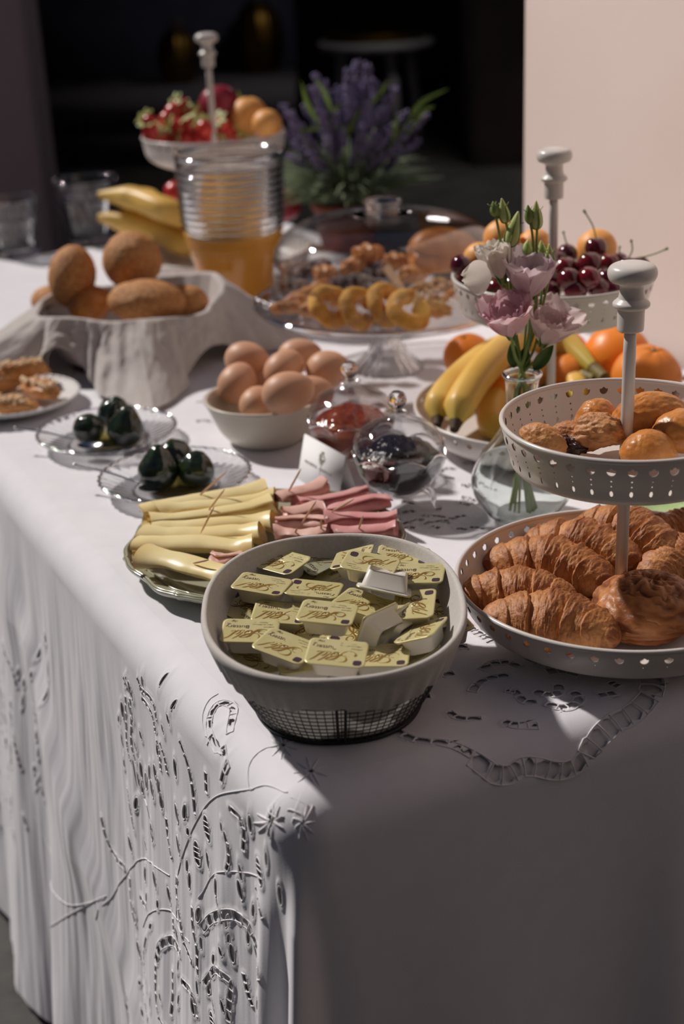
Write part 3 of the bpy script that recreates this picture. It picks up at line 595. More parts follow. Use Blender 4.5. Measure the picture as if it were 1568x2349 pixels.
def foil_lid(sd):
    nx, ny = 45, 34; q = rrect(LW, LH, .0055, 12); rings = []
    for f in np.linspace(0.0, 1, 14)[1:]: qq = q*f; rings.append(np.concatenate([qq, (lid_h(qq[:, 0], qq[:, 1], sd)+.0006)[:, None]], 1))
    rings.append(np.concatenate([q, (lid_h(q[:, 0], q[:, 1], sd)+.0002)[:, None]], 1)); qq = q*.97; rings.append(np.concatenate([qq, np.full((len(q), 1), .0001)], 1))
    Rg = np.array(rings); k, n = Rg.shape[:2]; V = np.concatenate([Rg.reshape(-1, 3), [[0, 0, float(lid_h(np.zeros(1), np.zeros(1), sd)[0])+.0006]]]); j = np.arange(n)
    return V, [gridf(k, n, False, True), np.stack([j, (j+1) % n, np.full(n, k*n)], 1)[:, ::-1]]
def ribbon(pts, wd, n=60):                            # calligraphic stroke: flat strip, broad on the downstrokes
    P = spl(np.array(pts, float), n); T = np.gradient(P, axis=0); T /= np.linalg.norm(T, axis=1)[:, None]+1e-9
    th = np.abs(T @ np.array([.45, .89])); wv = wd*(.28+.95*th**2.2)*np.minimum(1, .3+4*np.minimum(np.linspace(0, 1, n), np.linspace(1, 0, n)))
    N = np.stack([-T[:, 1], T[:, 0]], 1); a = P+N*wv[:, None]/2; b = P-N*wv[:, None]/2
    V = np.stack([a, b], 1).reshape(-1, 2); return V, gridf(n, 2)
# script "Gold" drawn in a 100 x 70 field (x right, y up)
GOLD = [([(52, 57), (40, 68), (22, 66), (17, 55), (24, 42), (40, 42), (56, 50), (66, 60), (58, 62), (44, 54), (34, 38), (22, 24), (6, 22), (-3, 32), (3, 42), (16, 42), (22, 34), (15, 28), (6, 30)], 5.0),
        ([(43, 45), (38, 36), (40, 30), (48, 30), (55, 40), (52, 47), (45, 46)], 3.2), ([(52, 46), (60, 44)], 1.4),
        ([(58, 34), (72, 56), (84, 70)], 3.4), ([(58, 34), (57, 28), (62, 28), (68, 32)], 2.0), ([(82, 42), (76, 47), (68, 38), (67, 30), (73, 30), (80, 40)], 3.0), ([(78, 32), (92, 56), (104, 70)], 3.6), ([(78, 34), (79, 29), (86, 31), (91, 35)], 2.2)]
def text_mesh(s, size, bold=0.0, res=3):
    cu = bpy.data.curves.new('t', 'FONT'); cu.body = s; cu.size = size; cu.resolution_u = res; cu.offset = bold; cu.align_x = 'LEFT'
    o = bpy.data.objects.new('t', cu); COL.objects.link(o); dg = bpy.context.evaluated_depsgraph_get(); me = bpy.data.meshes.new_from_object(o.evaluated_get(dg))
    V = np.array([v.co[:] for v in me.vertices]); T = []
    me.calc_loop_triangles(); T = np.array([t_.vertices[:] for t_ in me.loop_triangles]); bpy.data.objects.remove(o); bpy.data.meshes.remove(me); bpy.data.curves.remove(cu); return V, T
def drape(V2, sd, lift): V2 = np.asarray(V2)[:, :2]; return np.concatenate([V2, (lid_h(V2[:, 0], V2[:, 1], sd)+.0006+lift)[:, None]], 1)
kf = LW/150
gV = MB()
for pts, wd in GOLD: 
    V, F = ribbon([((x-46)*kf*1.04+.001, (y-34)*kf*1.04+.0005) for x, y in pts], wd*kf*.95, 90); gV.add(np.concatenate([V, np.zeros((len(V), 1))], 1), F)
bV, bT = text_mesh('Buttery', .0062, .00006); tV, tT = text_mesh('10gr', .0031, .00004); aV, aT = text_mesh('AMBROSIA', .0018, 0); sV, sT = text_mesh('70%', .0017, .00002)
mV, mT = text_mesh('Περιέχει γάλα', .0017, .00001); nV, nT = text_mesh('Λίπος για επάλειψη', .0017, .00001)
protos = []
def butter_mesh(sd):
    lidV, lidF = foil_lid(sd); out = {}
    out['lid'] = (lidV, lidF)
    g = MB(); 
    for V, F in zip(gV.V, [gV.F[i] for i in range(len(gV.F))]): pass
    GV = np.concatenate(gV.V); g.add(drape(GV, sd, .00016), np.concatenate(gV.F)); out['gold_lettering'] = g
    g = MB(); g.add(drape(bV+[.0010, -.0088, 0], sd, .00014), bT); g.add(drape(tV+[.0105, -.0148, 0], sd, .00014), tT)
    g.add(drape(aV+[-.0185, -.0074, 0], sd, .00014), aT)
    g.add(drape(sV+[.016, -.0112, 0], sd, .00014), sT); g.add(drape(nV+[-.0170, -.0107, 0], sd, .00014), nT); g.add(drape(mV+[-.0130, -.0135, 0], sd, .00014), mT)
    out['lettering'] = g
    g = MB(); q = rrect(.0064, .0072, .0022); q = q+[-.0165, .0108]; V = drape(q, sd, .00014); c = V.mean(0)[None]; n = len(q); j = np.arange(n)
    g.add(np.concatenate([V, c]), np.stack([j, (j+1) % n, np.full(n, n)], 1)); out['plum_badge'] = g
    return out
BM = []
for sd in range(4):
    d = butter_mesh(sd); o = {}
    r0 = thing('butter_portion', None, None); r0.name = 'butter_portion'
    tb_ = mk('tub', tubV, tubF, M['tub'], r0); ld = mk('foil_lid', *d['lid'], M['foil'] if sd < 3 else M['foilside'], r0)
    d['gold_lettering'].build('gold_lettering', M['gold'], ld); d['lettering'].build('brown_lettering', M['inkbrown'], ld); d['plum_badge'].build('plum_badge', M['plum'], ld)
    BM.append(r0)
BP = [ # px, py, z of lid, heading, tilt about x, tilt about y, mesh, label
 (644, 1290, .071, 141, 4, -6, 0, 'butter portion at the upper left rim, lettering upside down'),
 (713, 1279, .066, -52, 14, 4, 3, 'crinkled greyish green butter portion at the back'),
 (808, 1280, .080, 80, -8, -14, 1, 'butter portion turned on end at the back, lettering running upward'),
 (849, 1294, .092, -17, 3, 5, 2, 'upright reading butter portion topmost at the back'),
 (925, 1275, .074, 172, 0, 4, 0, 'butter portion at the back right rim, mostly covered'),
 (956, 1318, .079, 170, 3, -3, 1, 'flat butter portion at the right back with inverted lettering'),
 (600, 1342, .072, 161, 0, 4, 2, 'butter portion lying against the left rim, lettering inverted'),
 (720, 1353, .069, -13, -2, 3, 0, 'upright reading butter portion left of centre'),
 (950, 1388, .072, -98, 3, -6, 1, 'butter portion on the right with lettering reading downward'),
 (556, 1396, .056, -38, 8, 6, 2, 'shaded butter portion tucked low under another at the left'),
 (643, 1407, .062, 172, 4, 3, 0, 'butter portion below the central pair, lettering inverted'),
 (750, 1408, .079, 167, 4, 2, 1, 'topmost butter portion in the centre with its tub side showing'),
 (834, 1385, .067, 147, 3, 4, 2, 'butter portion right of centre, slanting, lettering inverted'),
 (573, 1450, .066, 176, 5, 2, 1, 'butter portion at the lower left rim with white tub below'),
 (655, 1484, .064, 150, 6, 6, 2, 'slanting butter portion at the front left of the basket'),
 (772, 1500, .076, 171, 6, 3, 0, 'butter portion nearest the front rim, lettering inverted'),
 (966, 1448, .068, -112, -14, -16, 1, 'butter portion leaning on the right rim, lettering sideways'),
 (872, 1505, .058, 172, 2, -2, 2, 'low butter portion at the front right, mostly covered'),
 (592, 1512, .046, 120, 6, 4, 0, 'butter portion deep inside at the front left'),
 (818, 1452, .052, 60, 8, 4, 1, 'butter portion hidden beneath the standing tub'),
 (733, 1315, .056, 35, 12, 5, 2, 'half buried butter portion behind the upright reading one'),
 (1000, 1408, .056, -70, 4, 2, 0, 'butter portion beneath the sideways one at the right'),
 (690, 1452, .050, 20, 2, 5, 2, 'butter portion in the gap left of the centre'),
 (900, 1330, .056, -30, 0, 6, 1, 'butter portion under the overturned white tub'),
 (540, 1425, .047, 75, 4, 4, 1, 'butter portion deep at the left wall between two larger ones'), (700, 1515, .052, 10, 4, 0, 2, 'butter portion under the two nearest ones at the front rim'),
 (935, 1500, .050, 40, 0, -8, 1, 'butter portion low against the front right wall'), (1005, 1345, .056, 95, 0, -10, 2, 'butter portion low against the right wall'),
 (765, 1272, .060, 110, 6, 0, 0, 'butter portion low against the back wall'), (590, 1315, .052, 30, 0, 8, 2, 'butter portion low against the upper left wall'), (1015, 1440, .050, 15, 0, -6, 0, 'butter portion low at the right rim below the leaning one')]
gp = 'butter portions heaped in the basket'
for i, (px, py, z, hd, tx, ty, mi, lb) in enumerate(BP):
    p = at(px, py, z); e = (Matrix.Rotation(R_(tx), 3, 'X') @ Matrix.Rotation(R_(ty), 3, 'Y') @ Matrix.Rotation(R_(hd), 3, 'Z')).to_euler()
    o = dup(BM[mi], p, e, lb, gp); o['category'] = 'butter portion'
for (px, py, z, rot, lb) in ((882, 1345, .078, (168, 12, -8), 'overturned butter portion with its white tub upward'), (863, 1438, .066, (-72, 6, 50), 'butter portion standing on its side, white tub facing front'), (905, 1440, .058, (-78, 5, 54), 'second side standing butter portion, behind the first')):
    o = dup(BM[0], at(px, py, z), tuple(R_(a) for a in rot), lb, gp); o['category'] = 'butter portion'
for r0 in BM:
    for c in list(r0.children):
        for g in list(c.children): bpy.data.objects.remove(g)
        bpy.data.objects.remove(c)
    bpy.data.objects.remove(r0)

# ------------------------------------------------------------------ cheese and ham platter
pc = (at(285, 1230, .02)+at(935, 1225, .02))/2; pc = Vector((-.076, 1.268, 0))
t = thing('serving_platter', 'olive green scalloped platter of cheese and ham behind the butter basket', 'platter', pc, .2); t.scale = (.95, .95, .95)
def scal(ph, amp=1.0):                                # bracket shaped outline
    u = (ph*8/(2*PI)) % 1; return 1+.035*amp*(1-np.abs(np.sin(PI*u))**.6*1.0)-.012*amp*np.cos(2*PI*u*2)
prof = spl([(0, .004), (.07, .004), (.10, .005), (.112, .011), (.122, .0145), (.137, .0185), (.1405, .0215), (.1415, .0225), (.1422, .0205), (.137, .0145), (.120, .009), (.095, .0), (.07, 0), (0, 0)], 90)
V, F = lathe(prof, 320, lambda a, p: 1+(scal(a)-1)*np.clip((p[:, 0][:, None]-.10)/.04, 0, 1)); V[:, 2] += .0012*np.sin(np.arctan2(V[:, 1], V[:, 0])*8)*np.clip((np.hypot(V[:, 0], V[:, 1])-.12)/.02, 0, 1)
mk('plate', V, F, M['olive'], t)
for rr_, nm in ((.139, 'edge_bead'), (.1235, 'inner_bead')):
    a = np.arange(320)*2*PI/320; q = rr_*(scal(a) if rr_ > .13 else 1+(scal(a)-1)*.55); zz = .0222+.0012*np.sin(a*8) if rr_ > .13 else .0155+.0006*np.sin(a*8)
    V, F = tube(np.stack([q*np.cos(a), q*np.sin(a), zz+0*a], 1), .0017 if rr_ > .13 else .0011, 8, closed=True); mk(nm, V, [gridf(320, 8, True, True)], M['olive'], t)
def roll_sheet(name, label, p0, p1, r0, r1, m, seed, turns=1.5, group=None, th=.0018, cat='cheese roll', flare=.42, sag=.0):
    p0, p1 = np.array(p0), np.array(p1); n, k = 64, 44; t = np.linspace(0, 1, n); rg = np.random.default_rng(seed)
    d = p1-p0; L_ = np.linalg.norm(d); path = p0+d*t[:, None]; side = np.array([-d[1], d[0], 0])/L_
    path = path+side*(.004*np.sin(t*PI*1.2+seed))[:, None]; path[:, 2] += sag*np.sin(t*PI)
    a0 = rg.uniform(.2, 1.2); u = np.linspace(0, 1, k)
    def layer(off):
        A, U = np.meshgrid(t, u, indexing='ij')
        end = np.maximum(np.clip((.22-A)/.22, 0, 1), np.clip((A-.80)/.20, 0, 1))
        ang = a0+U*turns*2*PI+ .5*end*np.sin(seed+A*3)
        R0_ = (r0+(r1-r0)*A)*(1+flare*end**1.5*(.3+.9*U))
        rad = R0_*(.42+.58*U**.7)+off+.0024*fbm(np.stack([A*4, U*5, 0*A+seed], -1), 2, seed)*(.5+end)
        edge = .10*np.sin(U*turns*2*PI+seed)*L_*.35*end*np.where(A < .5, -1, 1)
        T = d/L_; B = side; N = np.cross(B, -T); N = np.cross(T, B)
        V = path[:, None]+B*(np.cos(ang)*rad*1.30)[..., None]+N*(np.sin(ang)*rad*.78)[..., None]+T*edge[..., None]
        return V
    a, b = layer(0), layer(-th); V = np.concatenate([a, b[:, ::-1]], 1)
    lo_ = min(p0[2]-r0*.95, p1[2]-r1*.95); V[..., 2] = np.maximum(V[..., 2], lo_)
    o = mk(name, V.reshape(-1, 3), [gridf(n, 2*k, False, True)], m); return tag(o, label, cat, group)
gc = 'cheese rolls on the olive platter'; gh = 'ham rolls on the olive platter'
CR = [((332, 1178), (598, 1122), .0105, .0095, 'rearmost cheese roll on the olive platter', .032), ((360, 1176), (632, 1142), .0085, .010, 'second cheese roll from the back, overlapping the rearmost', .032),
      ((335, 1200), (632, 1160), .0085, .011, 'third cheese roll from the back', .031), ((342, 1210), (630, 1198), .0095, .009, 'middle cheese roll with folded flap at its left end', .029),
      ((328, 1226), (602, 1228), .0095, .0105, 'cheese roll pinned by the foremost leaning toothpick', .029), ((318, 1252), (578, 1256), .0105, .011, 'second cheese roll from the front, ragged at its left end', .029),
      ((335, 1282), (545, 1322), .0125, .012, 'large front cheese roll pinned with a flat toothpick', .030)]
for i, (a, b, r0, r1, lb, z) in enumerate(CR): roll_sheet('cheese_roll', lb, at(*a, z), at(*b, z), r0*1.04, r1*1.08, M['cheese'], i+1, group=gc, turns=1.35)
HR = [((632, 1146), (743, 1114), .0095, .0105, 'rearmost pale ham roll, pinned by the tallest toothpick', .033, 'ham'), ((680, 1160), (848, 1132), .0085, .011, 'deep pink ham roll at the back right', .030, 'ham2'),
      ((645, 1183), (746, 1170), .0105, .0115, 'pale ham roll in the second row beside the cheese', .031, 'ham'), ((748, 1178), (885, 1152), .010, .0125, 'flaring pink ham roll at the right with slanting toothpick', .031, 'ham2'),
      ((635, 1206), (748, 1200), .0095, .0105, 'pale ham roll in the third row beside the cheese', .029, 'ham'), ((748, 1200), (905, 1190), .010, .0105, 'pink ham roll in the third row at the right edge', .029, 'ham2'),
      ((630, 1232), (748, 1226), .0095, .010, 'pale ham roll just behind the butter basket rim', .028, 'ham'), ((760, 1222), (910, 1214), .0095, .0095, 'pink ham roll nearest the basket, right side', .028, 'ham2'),
      ((482, 1284), (560, 1286), .0090, .009, 'end of a ham roll tucked behind the large front cheese roll', .030, 'ham')]
for i, (a, b, r0, r1, lb, z, mm) in enumerate(HR): roll_sheet('ham_roll', lb, at(*a, z), at(*b, z), r0, r1, M[mm], i+21, group=gh, turns=1.25, cat='ham roll', flare=.18)
gt = 'toothpicks pinning the cheese and ham rolls'
for (x0, y0, x1, y1, zb, hgt, lb) in ((452, 1141, 521, 1080, .041, .026, 'long toothpick in the rearmost cheese roll'), (477, 1172, 515, 1122, .041, .020, 'toothpick leaning right in the third cheese roll'), (460, 1223, 491, 1162, .039, .026, 'toothpick in the cheese roll left of the basket'),
    (660, 1130, 690, 1075, .042, .024, 'toothpick standing in the rearmost ham roll'), (691, 1202, 725, 1149, .038, .023, 'toothpick in the pale ham of the third row'), (759, 1175, 811, 1145, .042, .010, 'toothpick lying slantwise in the flaring ham roll'),
    (443, 1292, 479, 1284, .043, .004, 'nearly flat toothpick in the front cheese roll'), (736, 1217, 736, 1192, .037, .012, 'short upright toothpick tip just behind the basket rim'), (676, 1222, 681, 1212, .037, .005, 'toothpick tip barely showing left above the basket'),
    (822, 1215, 832, 1183, .037, .014, 'toothpick at the right, behind the basket rim')):
    a, b = at(x0, y0, zb-.004), at(x1, y1, zb+hgt); P = np.array([a, (a+b)/2, b]); V, F = tube(spl(P, 8), np.array([.0004, .0009, .001, .001, .001, .001, .0009, .0003]), 8); tag(mk('toothpick', V, F, M['wood']), lb, 'toothpick', gt)

# ------------------------------------------------------------------ preserved figs on glass plates
def glass_plate(name, label, loc, R, n=72, rz=0, m=None, scl=40, h=.018, cat='plate', group=None, relief=.012):
    t = thing(name, label, cat, loc, rz, group)
    prof = spl([(0, .0045), (R*.5, .0045), (R*.62, .006), (R*.8, h*.62), (R*.97, h*.95), (R, h), (R*.985, h-.0025), (R*.8, h*.62-.0035), (R*.62, .0025), (R*.55, 0), (R*.5, .0015), (0, .0015)], 70)
    def rm(a, p): return 1+relief*np.cos(a*scl)*np.clip((p[:, 0][:, None]/R-.6)*3, 0, 1)
    V, F = lathe(prof, n*4, rm); zr = .0010*np.cos(np.arctan2(V[:, 1], V[:, 0])*scl)*np.clip(np.hypot(V[:, 0], V[:, 1])/R-.6, 0, 1)*2; V[:, 2] += zr; mk('plate', V, F, m or M['glass'], t)
    a = np.arange(240)*2*PI/240; q = R*(.99+.012*np.cos(a*scl)); V, F = tube(np.stack([q*np.cos(a), q*np.sin(a), h+0*a], 1), .0016, 6, closed=True); mk('beaded_rim', V, [gridf(240, 6, True, True)], m or M['glass'], t)
    return t
gf = 'pressed glass plates with preserved figs'
p1 = at(246, 995, .012); p1.z = 0; p2 = at(402, 1098, .012); p2.z = 0
for p, lb in ((p1, 'pressed glass plate of three figs nearer the linen napkin'), (p2, 'pressed glass plate of three figs nearer the cheese platter')):
    t = glass_plate('glass_plate', lb, p, .084, group=gf)
    V, F = blob(.036, .034, .0030, 40, 12, lambda D: 1+.08*fbm(D*2, 2, 4)); mk('syrup', xf(V, (.002, -.004, .0062)), F, M['syrup'], t)
def fig(px, py, z, r, lb, seed, tilt=(0, 0), tip=.9):
    def fn(D): 
        up = np.clip(D[:, 2], 0, 1); a = np.arctan2(D[:, 1], D[:, 0])
        return 1-.10*np.clip(-D[:, 2], 0, 1)**2+tip*.42*up**7-.06*up**2+.035*np.cos(a*7+seed)*(1-np.abs(D[:, 2]))**.5*(up+.2)+.035*fbm(D*2.2+seed, 3, seed)
    V, F = blob(r, r*.96, r*1.0, 64, 48, fn); p = at(px, py, z+r*.8); o = mk_c('fig', V, F, M['fig'], (p.x, p.y, z+r*.82), (R_(tilt[0]), R_(tilt[1]), seed)); tag(o, lb, 'fig', 'preserved figs')
fig(203, 985, .007, .0195, 'left fig on the plate nearer the napkin', 1, (50, -20), .4); fig(262, 950, .007, .0215, 'back fig on the plate nearer the napkin', 2, (10, -20), .3); fig(288, 986, .007, .0225, 'right fig on the plate nearer the napkin, pointed', 3, (0, -14), .9)
fig(362, 1083, .007, .0225, 'left pointed fig on the plate nearer the cheese', 4, (0, -8), 1.0); fig(402, 1050, .007, .0215, 'back flattened fig on the plate nearer the cheese', 5, (30, 30), .3); fig(450, 1080, .007, .0205, 'right round fig on the plate nearer the cheese', 6, (-10, 12), .4)
def spoon(label, a, b, c, group):
    """a handle end, b neck, c bowl tip: world points"""
    t = thing('teaspoon', label, 'spoon', (0, 0, 0), 0, group); a, b, c = map(np.array, (a, b, c))
    P = spl([a, a*.5+b*.5+[0, 0, .002], b], 24); V, F = tube(P, np.linspace(.0016, .0010, 24), 10); V2, F2 = blob(.0026, .0026, .0022, 14, 10); mb = MB(); mb.add(V, F); mb.build('handle', M['chrome'], t)
    mk('handle_end', V2+a, F2, M['chrome'], t)
    d = c-b; L_ = np.linalg.norm(d[:2]); U, W_ = np.meshgrid(np.linspace(-1, 1, 20), np.linspace(-1, 1, 14), indexing='ij'); wd = np.sqrt(np.clip(1-U**2, 0, 1))*.0095+.0004
    V = np.stack([U*L_/2, W_*wd, -.0045*(1-U**2)*(1-W_**2)], -1); az = math.atan2(d[1], d[0]); V = xf(V.reshape(-1, 3), (b+c)/2, (0, 0, az)); V[:, 2] += np.repeat((np.linspace(0, 1, 20)), 14)*0
    V3 = V.copy(); V3[:, 2] -= .0008; mb = MB(); mb.add(V, gridf(20, 14)); mb.add(V3, gridf(20, 14)[:, ::-1]); mb.build('spoon_bowl', M['chrome'], t)
gs = 'steel teaspoons on the fig plates'
spoon('teaspoon resting on the fig plate nearer the napkin, handle to the left', at(36, 982, .030), at(178, 1010, .022), at(236, 1030, .014), gs)
spoon('teaspoon resting on the fig plate nearer the cheese, handle to the left', at(172, 1066, .030), at(318, 1108, .022), at(372, 1128, .014), gs)

# ------------------------------------------------------------------ eggs
EB = at(606, 912, .052); EB.z = 0
t = thing('stoneware_bowl', 'cream stoneware bowl holding brown eggs', 'bowl', EB)
V, F = lathe(spl([(0, .008), (.035, .009), (.052, .020), (.063, .038), (.070, .049), (.0715, .0515), (.070, .053), (.068, .0500), (.066, .049), (.0655, .047), (.060, .034), (.049, .016), (.036, .005), (.034, 0), (.028, .001), (0, .002)][::-1] if False else
    [(0, .010), (.034, .011), (.050, .022), (.061, .040), (.0665, .0515), (.0690, .0545), (.0725, .0550), (.0735, .0530), (.0715, .0505), (.0665, .0400), (.0570, .018), (.046, .004), (.040, 0), (.034, .0015), (0, .002)], 110), 128); mk('bowl', V, F, M['bowl'], t)
def egg(px, py, z, ax, tilt, lb, l=.0285, r=.0215):
    V, F = blob(r, r, l, 48, 34, lambda D: 1+0*D[:, 0]); f = 1-.10*(V[:, 2]/l); V[:, 0] *= f; V[:, 1] *= f
    o = mk_c('egg', V, F, M['egg'], at(px, py, z), (R_(90-tilt), 0, R_(ax+90))); tag(o, lb, 'egg', 'brown eggs in the stoneware bowl')
for e in ((566, 825, .074, -20, 0, 'egg at the back left of the bowl, lying crosswise', .0285, .0225), (545, 879, .062, 60, 40, 'egg at the left rim of the bowl, end on', .027, .0235), (688, 816, .070, 10, 0, 'egg at the back right, behind the long one'), (652, 845, .076, 50, 20, 'egg in the middle of the heap, leaning left'),
          (752, 848, .070, 0, 10, 'egg at the right of the heap beside the glass jar', .027, .0235), (661, 900, .078, 14, 8, 'large pale egg on top at the front', .0310, .0240), (590, 925, .056, 70, 10, 'small egg low at the front rim', .025, .020), (715, 905, .058, 20, 0, 'egg low at the right, behind the large pale one', .0275, .022), (620, 870, .048, 20, 0, 'hidden egg at the bottom of the heap')):
    egg(*e)

# ------------------------------------------------------------------ footed jam jars with lids
def jam_jar(label, loc, jam, seed, rz):
    t = thing('glass_jam_jar', label, 'jar', loc, rz, 'footed glass jam jars with lids')
    nn = 200; sc = lambda a: np.abs(np.sin(a*4))                       # eight scallops
    def rb(a, p): return 1+.018*np.cos(a*8)*np.clip((p[:, 1][:, None]-.02)/.03, 0, 1)
    def zb(V, z0, z1, amp):
        a = np.arctan2(V[:, 1], V[:, 0]); V[:, 2] += amp*(sc(a)-.5)*np.clip((V[:, 2]-z0)/(z1-z0), 0, 1); return V
    V, F = lathe(spl([(0, .0145), (.016, .0155), (.032, .0255), (.0435, .042), (.0485, .058), (.0490, .0620), (.0472, .0620), (.0462, .056), (.041, .043), (.030, .029), (.015, .0195), (0, .0185)], 80), nn, rb); mk('jar_bowl', zb(V, .04, .062, .007), F, M['jarthin'], t)
    V, F = lathe(spl([(0, .0175), (.0155, .0182), (.0305, .0280), (.0418, .0420), (.0452, .0520), (.0440, .0560), (.030, .068), (.012, .074), (0, .075)], 60), 96, lambda a, p: 1+.012*np.cos(a*8)); V[:, 2] += .0024*fbm(V*150+5, 3, seed)*np.clip((V[:, 2]-.056)/.004, 0, 1); mk('jam', V, F, jam, t)
    def rl(a, p): return 1+.012*np.cos(a*8)
    V, F = lathe(spl([(.0470, .0640), (.0475, .0700), (.0440, .0800), (.0340, .0900), (.0190, .0965), (.0125, .1000), (.0105, .1025), (.0120, .1040), (.0120, .1055), (.0065, .1070), (0, .1070), (0, .1030), (.009, .098), (.018, .0935), (.033, .0868), (.0425, .0770), (.0450, .0700), (.0448, .0640)], 110), nn, rl); lid = mk('jar_lid', zb(V, .0, .001, .0) if False else V, F, M['jarthin'], t)
    for v in (0,): 
        a = np.arctan2(V[:, 1], V[:, 0])
    a = np.arange(200)*2*PI/200; V, F = tube(np.stack([.0484*(1+.018*np.cos(a*8))*np.cos(a), .0484*(1+.018*np.cos(a*8))*np.sin(a), .0625+.007*(sc(a)-.5)], 1), .0013, 7, closed=True); mk('scalloped_rim', V, [gridf(200, 7, True, True)], M['jar'], t)
    V, F = blob(.0098, .0098, .0098, 24, 16, lambda D: 1+.03*np.cos(np.arctan2(D[:, 1], D[:, 0])*6)); kb = mk('lid_knob', xf(V, (0, 0, .1185)), F, M['jar'], lid)
    V, F = lathe([(0, .106), (.0055, .106), (.0045, .109), (.006, .112), (0, .112)], 24); mk('knob_neck', V, F, M['jar'], lid)
    for k in range(3):
        a = k*2*PI/3+.5; c, s = math.cos(a), math.sin(a); P = spl([(.026*c, .026*s, .024), (.034*c, .034*s, .018), (.0365*c, .0365*s, .008), (.0405*c, .0405*s, .0012), (.044*c, .044*s, .0012)], 18)
        V, F = tube(P, np.concatenate([np.linspace(.0055, .0026, 12), np.linspace(.003, .0036, 6)]), 10); V[:, 2] = np.maximum(V[:, 2], 0); mk('jar_foot', V, F, M['jar'], t)
J1 = at(914, 1052, .055); J1.z = .001; J2 = at(806, 975, .055); J2.z = .001
jam_jar('footed glass jar of black jam in front of the other jar', J1, M['jamblack'], 3, R_(75)); jam_jar('footed glass jar of red jam behind the place card', J2, M['jamred'], 4, R_(20))
# place card ------------------------------------------------------------------
cA = at(706, 1105, .002); top0 = at(715, 985, .052)
dirc = Vector((math.cos(R_(-60)), math.sin(R_(-60)), 0)); o0 = Vector((.012-.038, 1.49, 0))
o0 = at(704, 1092, .0); L_ = .088; nrmc = Vector((-math.sin(R_(60)), -math.cos(R_(60)), 0)); Hc = .050
t = thing('place_card', 'white folded place card printed with a small tree, by the jam jars', 'card', o0, R_(-60))
def panel(name, y0, sgn):
    mb = MB(); V = np.array([(0, y0, 0), (L_, y0, 0), (L_, 0, Hc), (0, 0, Hc), (0, y0+sgn*.0006, 0), (L_, y0+sgn*.0006, 0), (L_, sgn*.0006, Hc+.0002), (0, sgn*.0006, Hc+.0002)]); F = np.array([(0, 1, 2, 3), (7, 6, 5, 4), (0, 4, 5, 1), (1, 5, 6, 2), (3, 2, 6, 7), (0, 3, 7, 4)]); mb.add(V, F)
    return mb.build(name, M['card'], t, False)
pf = panel('card_front', -.012, -1); panel('card_back', .012, 1)
def on_card(u, v, lift=.0011): return (u, -.012*(1-v/Hc)-lift, v)          # u along, v up
mb = MB(); rgc = np.random.default_rng(3)
for k in range(70):
    a = rgc.uniform(0, 2*PI); q = rgc.uniform(0, 1)**.5; u, v = L_*.50+.0062*q*math.cos(a), .036+.0075*q*math.sin(a); s_r = .0009
    mb.add([on_card(u-s_r, v), on_card(u, v-s_r), on_card(u+s_r, v), on_card(u, v+s_r)], np.array([(0, 1, 2, 3)]))
mb.add([on_card(L_*.50-.0004, .017), on_card(L_*.50+.0004, .017), on_card(L_*.50+.0004, .030), on_card(L_*.50-.0004, .030)], np.array([(0, 1, 2, 3)])); mb.build('tree_print', mat('grey_tan_ink', (.36, .31, .25), .7), pf, False, kind='stuff')
mb = MB()
for k in range(13):                                  # faint script line left and right of the trunk
    if k == 6: continue
    u = .012+k*.0045; P = [on_card(u+.0018*math.sin(w_*2.2+k), .0235+.0016*math.sin(w_*1.7+k*2)) for w_ in range(6)]; mb.add(*tube(spl(P, 18), .00022, 4))
mb.build('faint_lettering', M['palepink'], pf, kind='stuff')

# ------------------------------------------------------------------ fruit helpers
def sphere_fruit(name, label, px, py, z, r, m, seed=0, cat='fruit', group=None, sq=.94, dimple=True, loc=None, lobe=0, rot=(0, 0, 0)):
    def fn(D):
        a = np.arctan2(D[:, 1], D[:, 0]); f = 1+.012*fbm(D*2+seed, 2, seed)
        if dimple: f = f-.07*np.exp(-((1-D[:, 2])/.012))-.02*np.exp(-((1-D[:, 2])/.09))
        if lobe: f = f+lobe*np.cos(a*6+seed)*np.clip(D[:, 2], 0, 1)**2*np.exp(-((1-D[:, 2])/.25))
        return f
    V, F = blob(r, r, r*sq, 56, 40, fn); p = loc if loc is not None else at(px, py, z)
    o = thing(name, label, cat, p, 0, group, tuple(R_(a) for a in rot)); mk('peel', V, F, m, o)
    if dimple: V, F = blob(r*.075, r*.075, r*.035, 12, 8, lambda D: 1+.2*np.cos(np.arctan2(D[:, 1], D[:, 0])*5)); mk('stem_scar', xf(V, (0, 0, r*sq*.935)), F, M['leaf'], o)
    return o
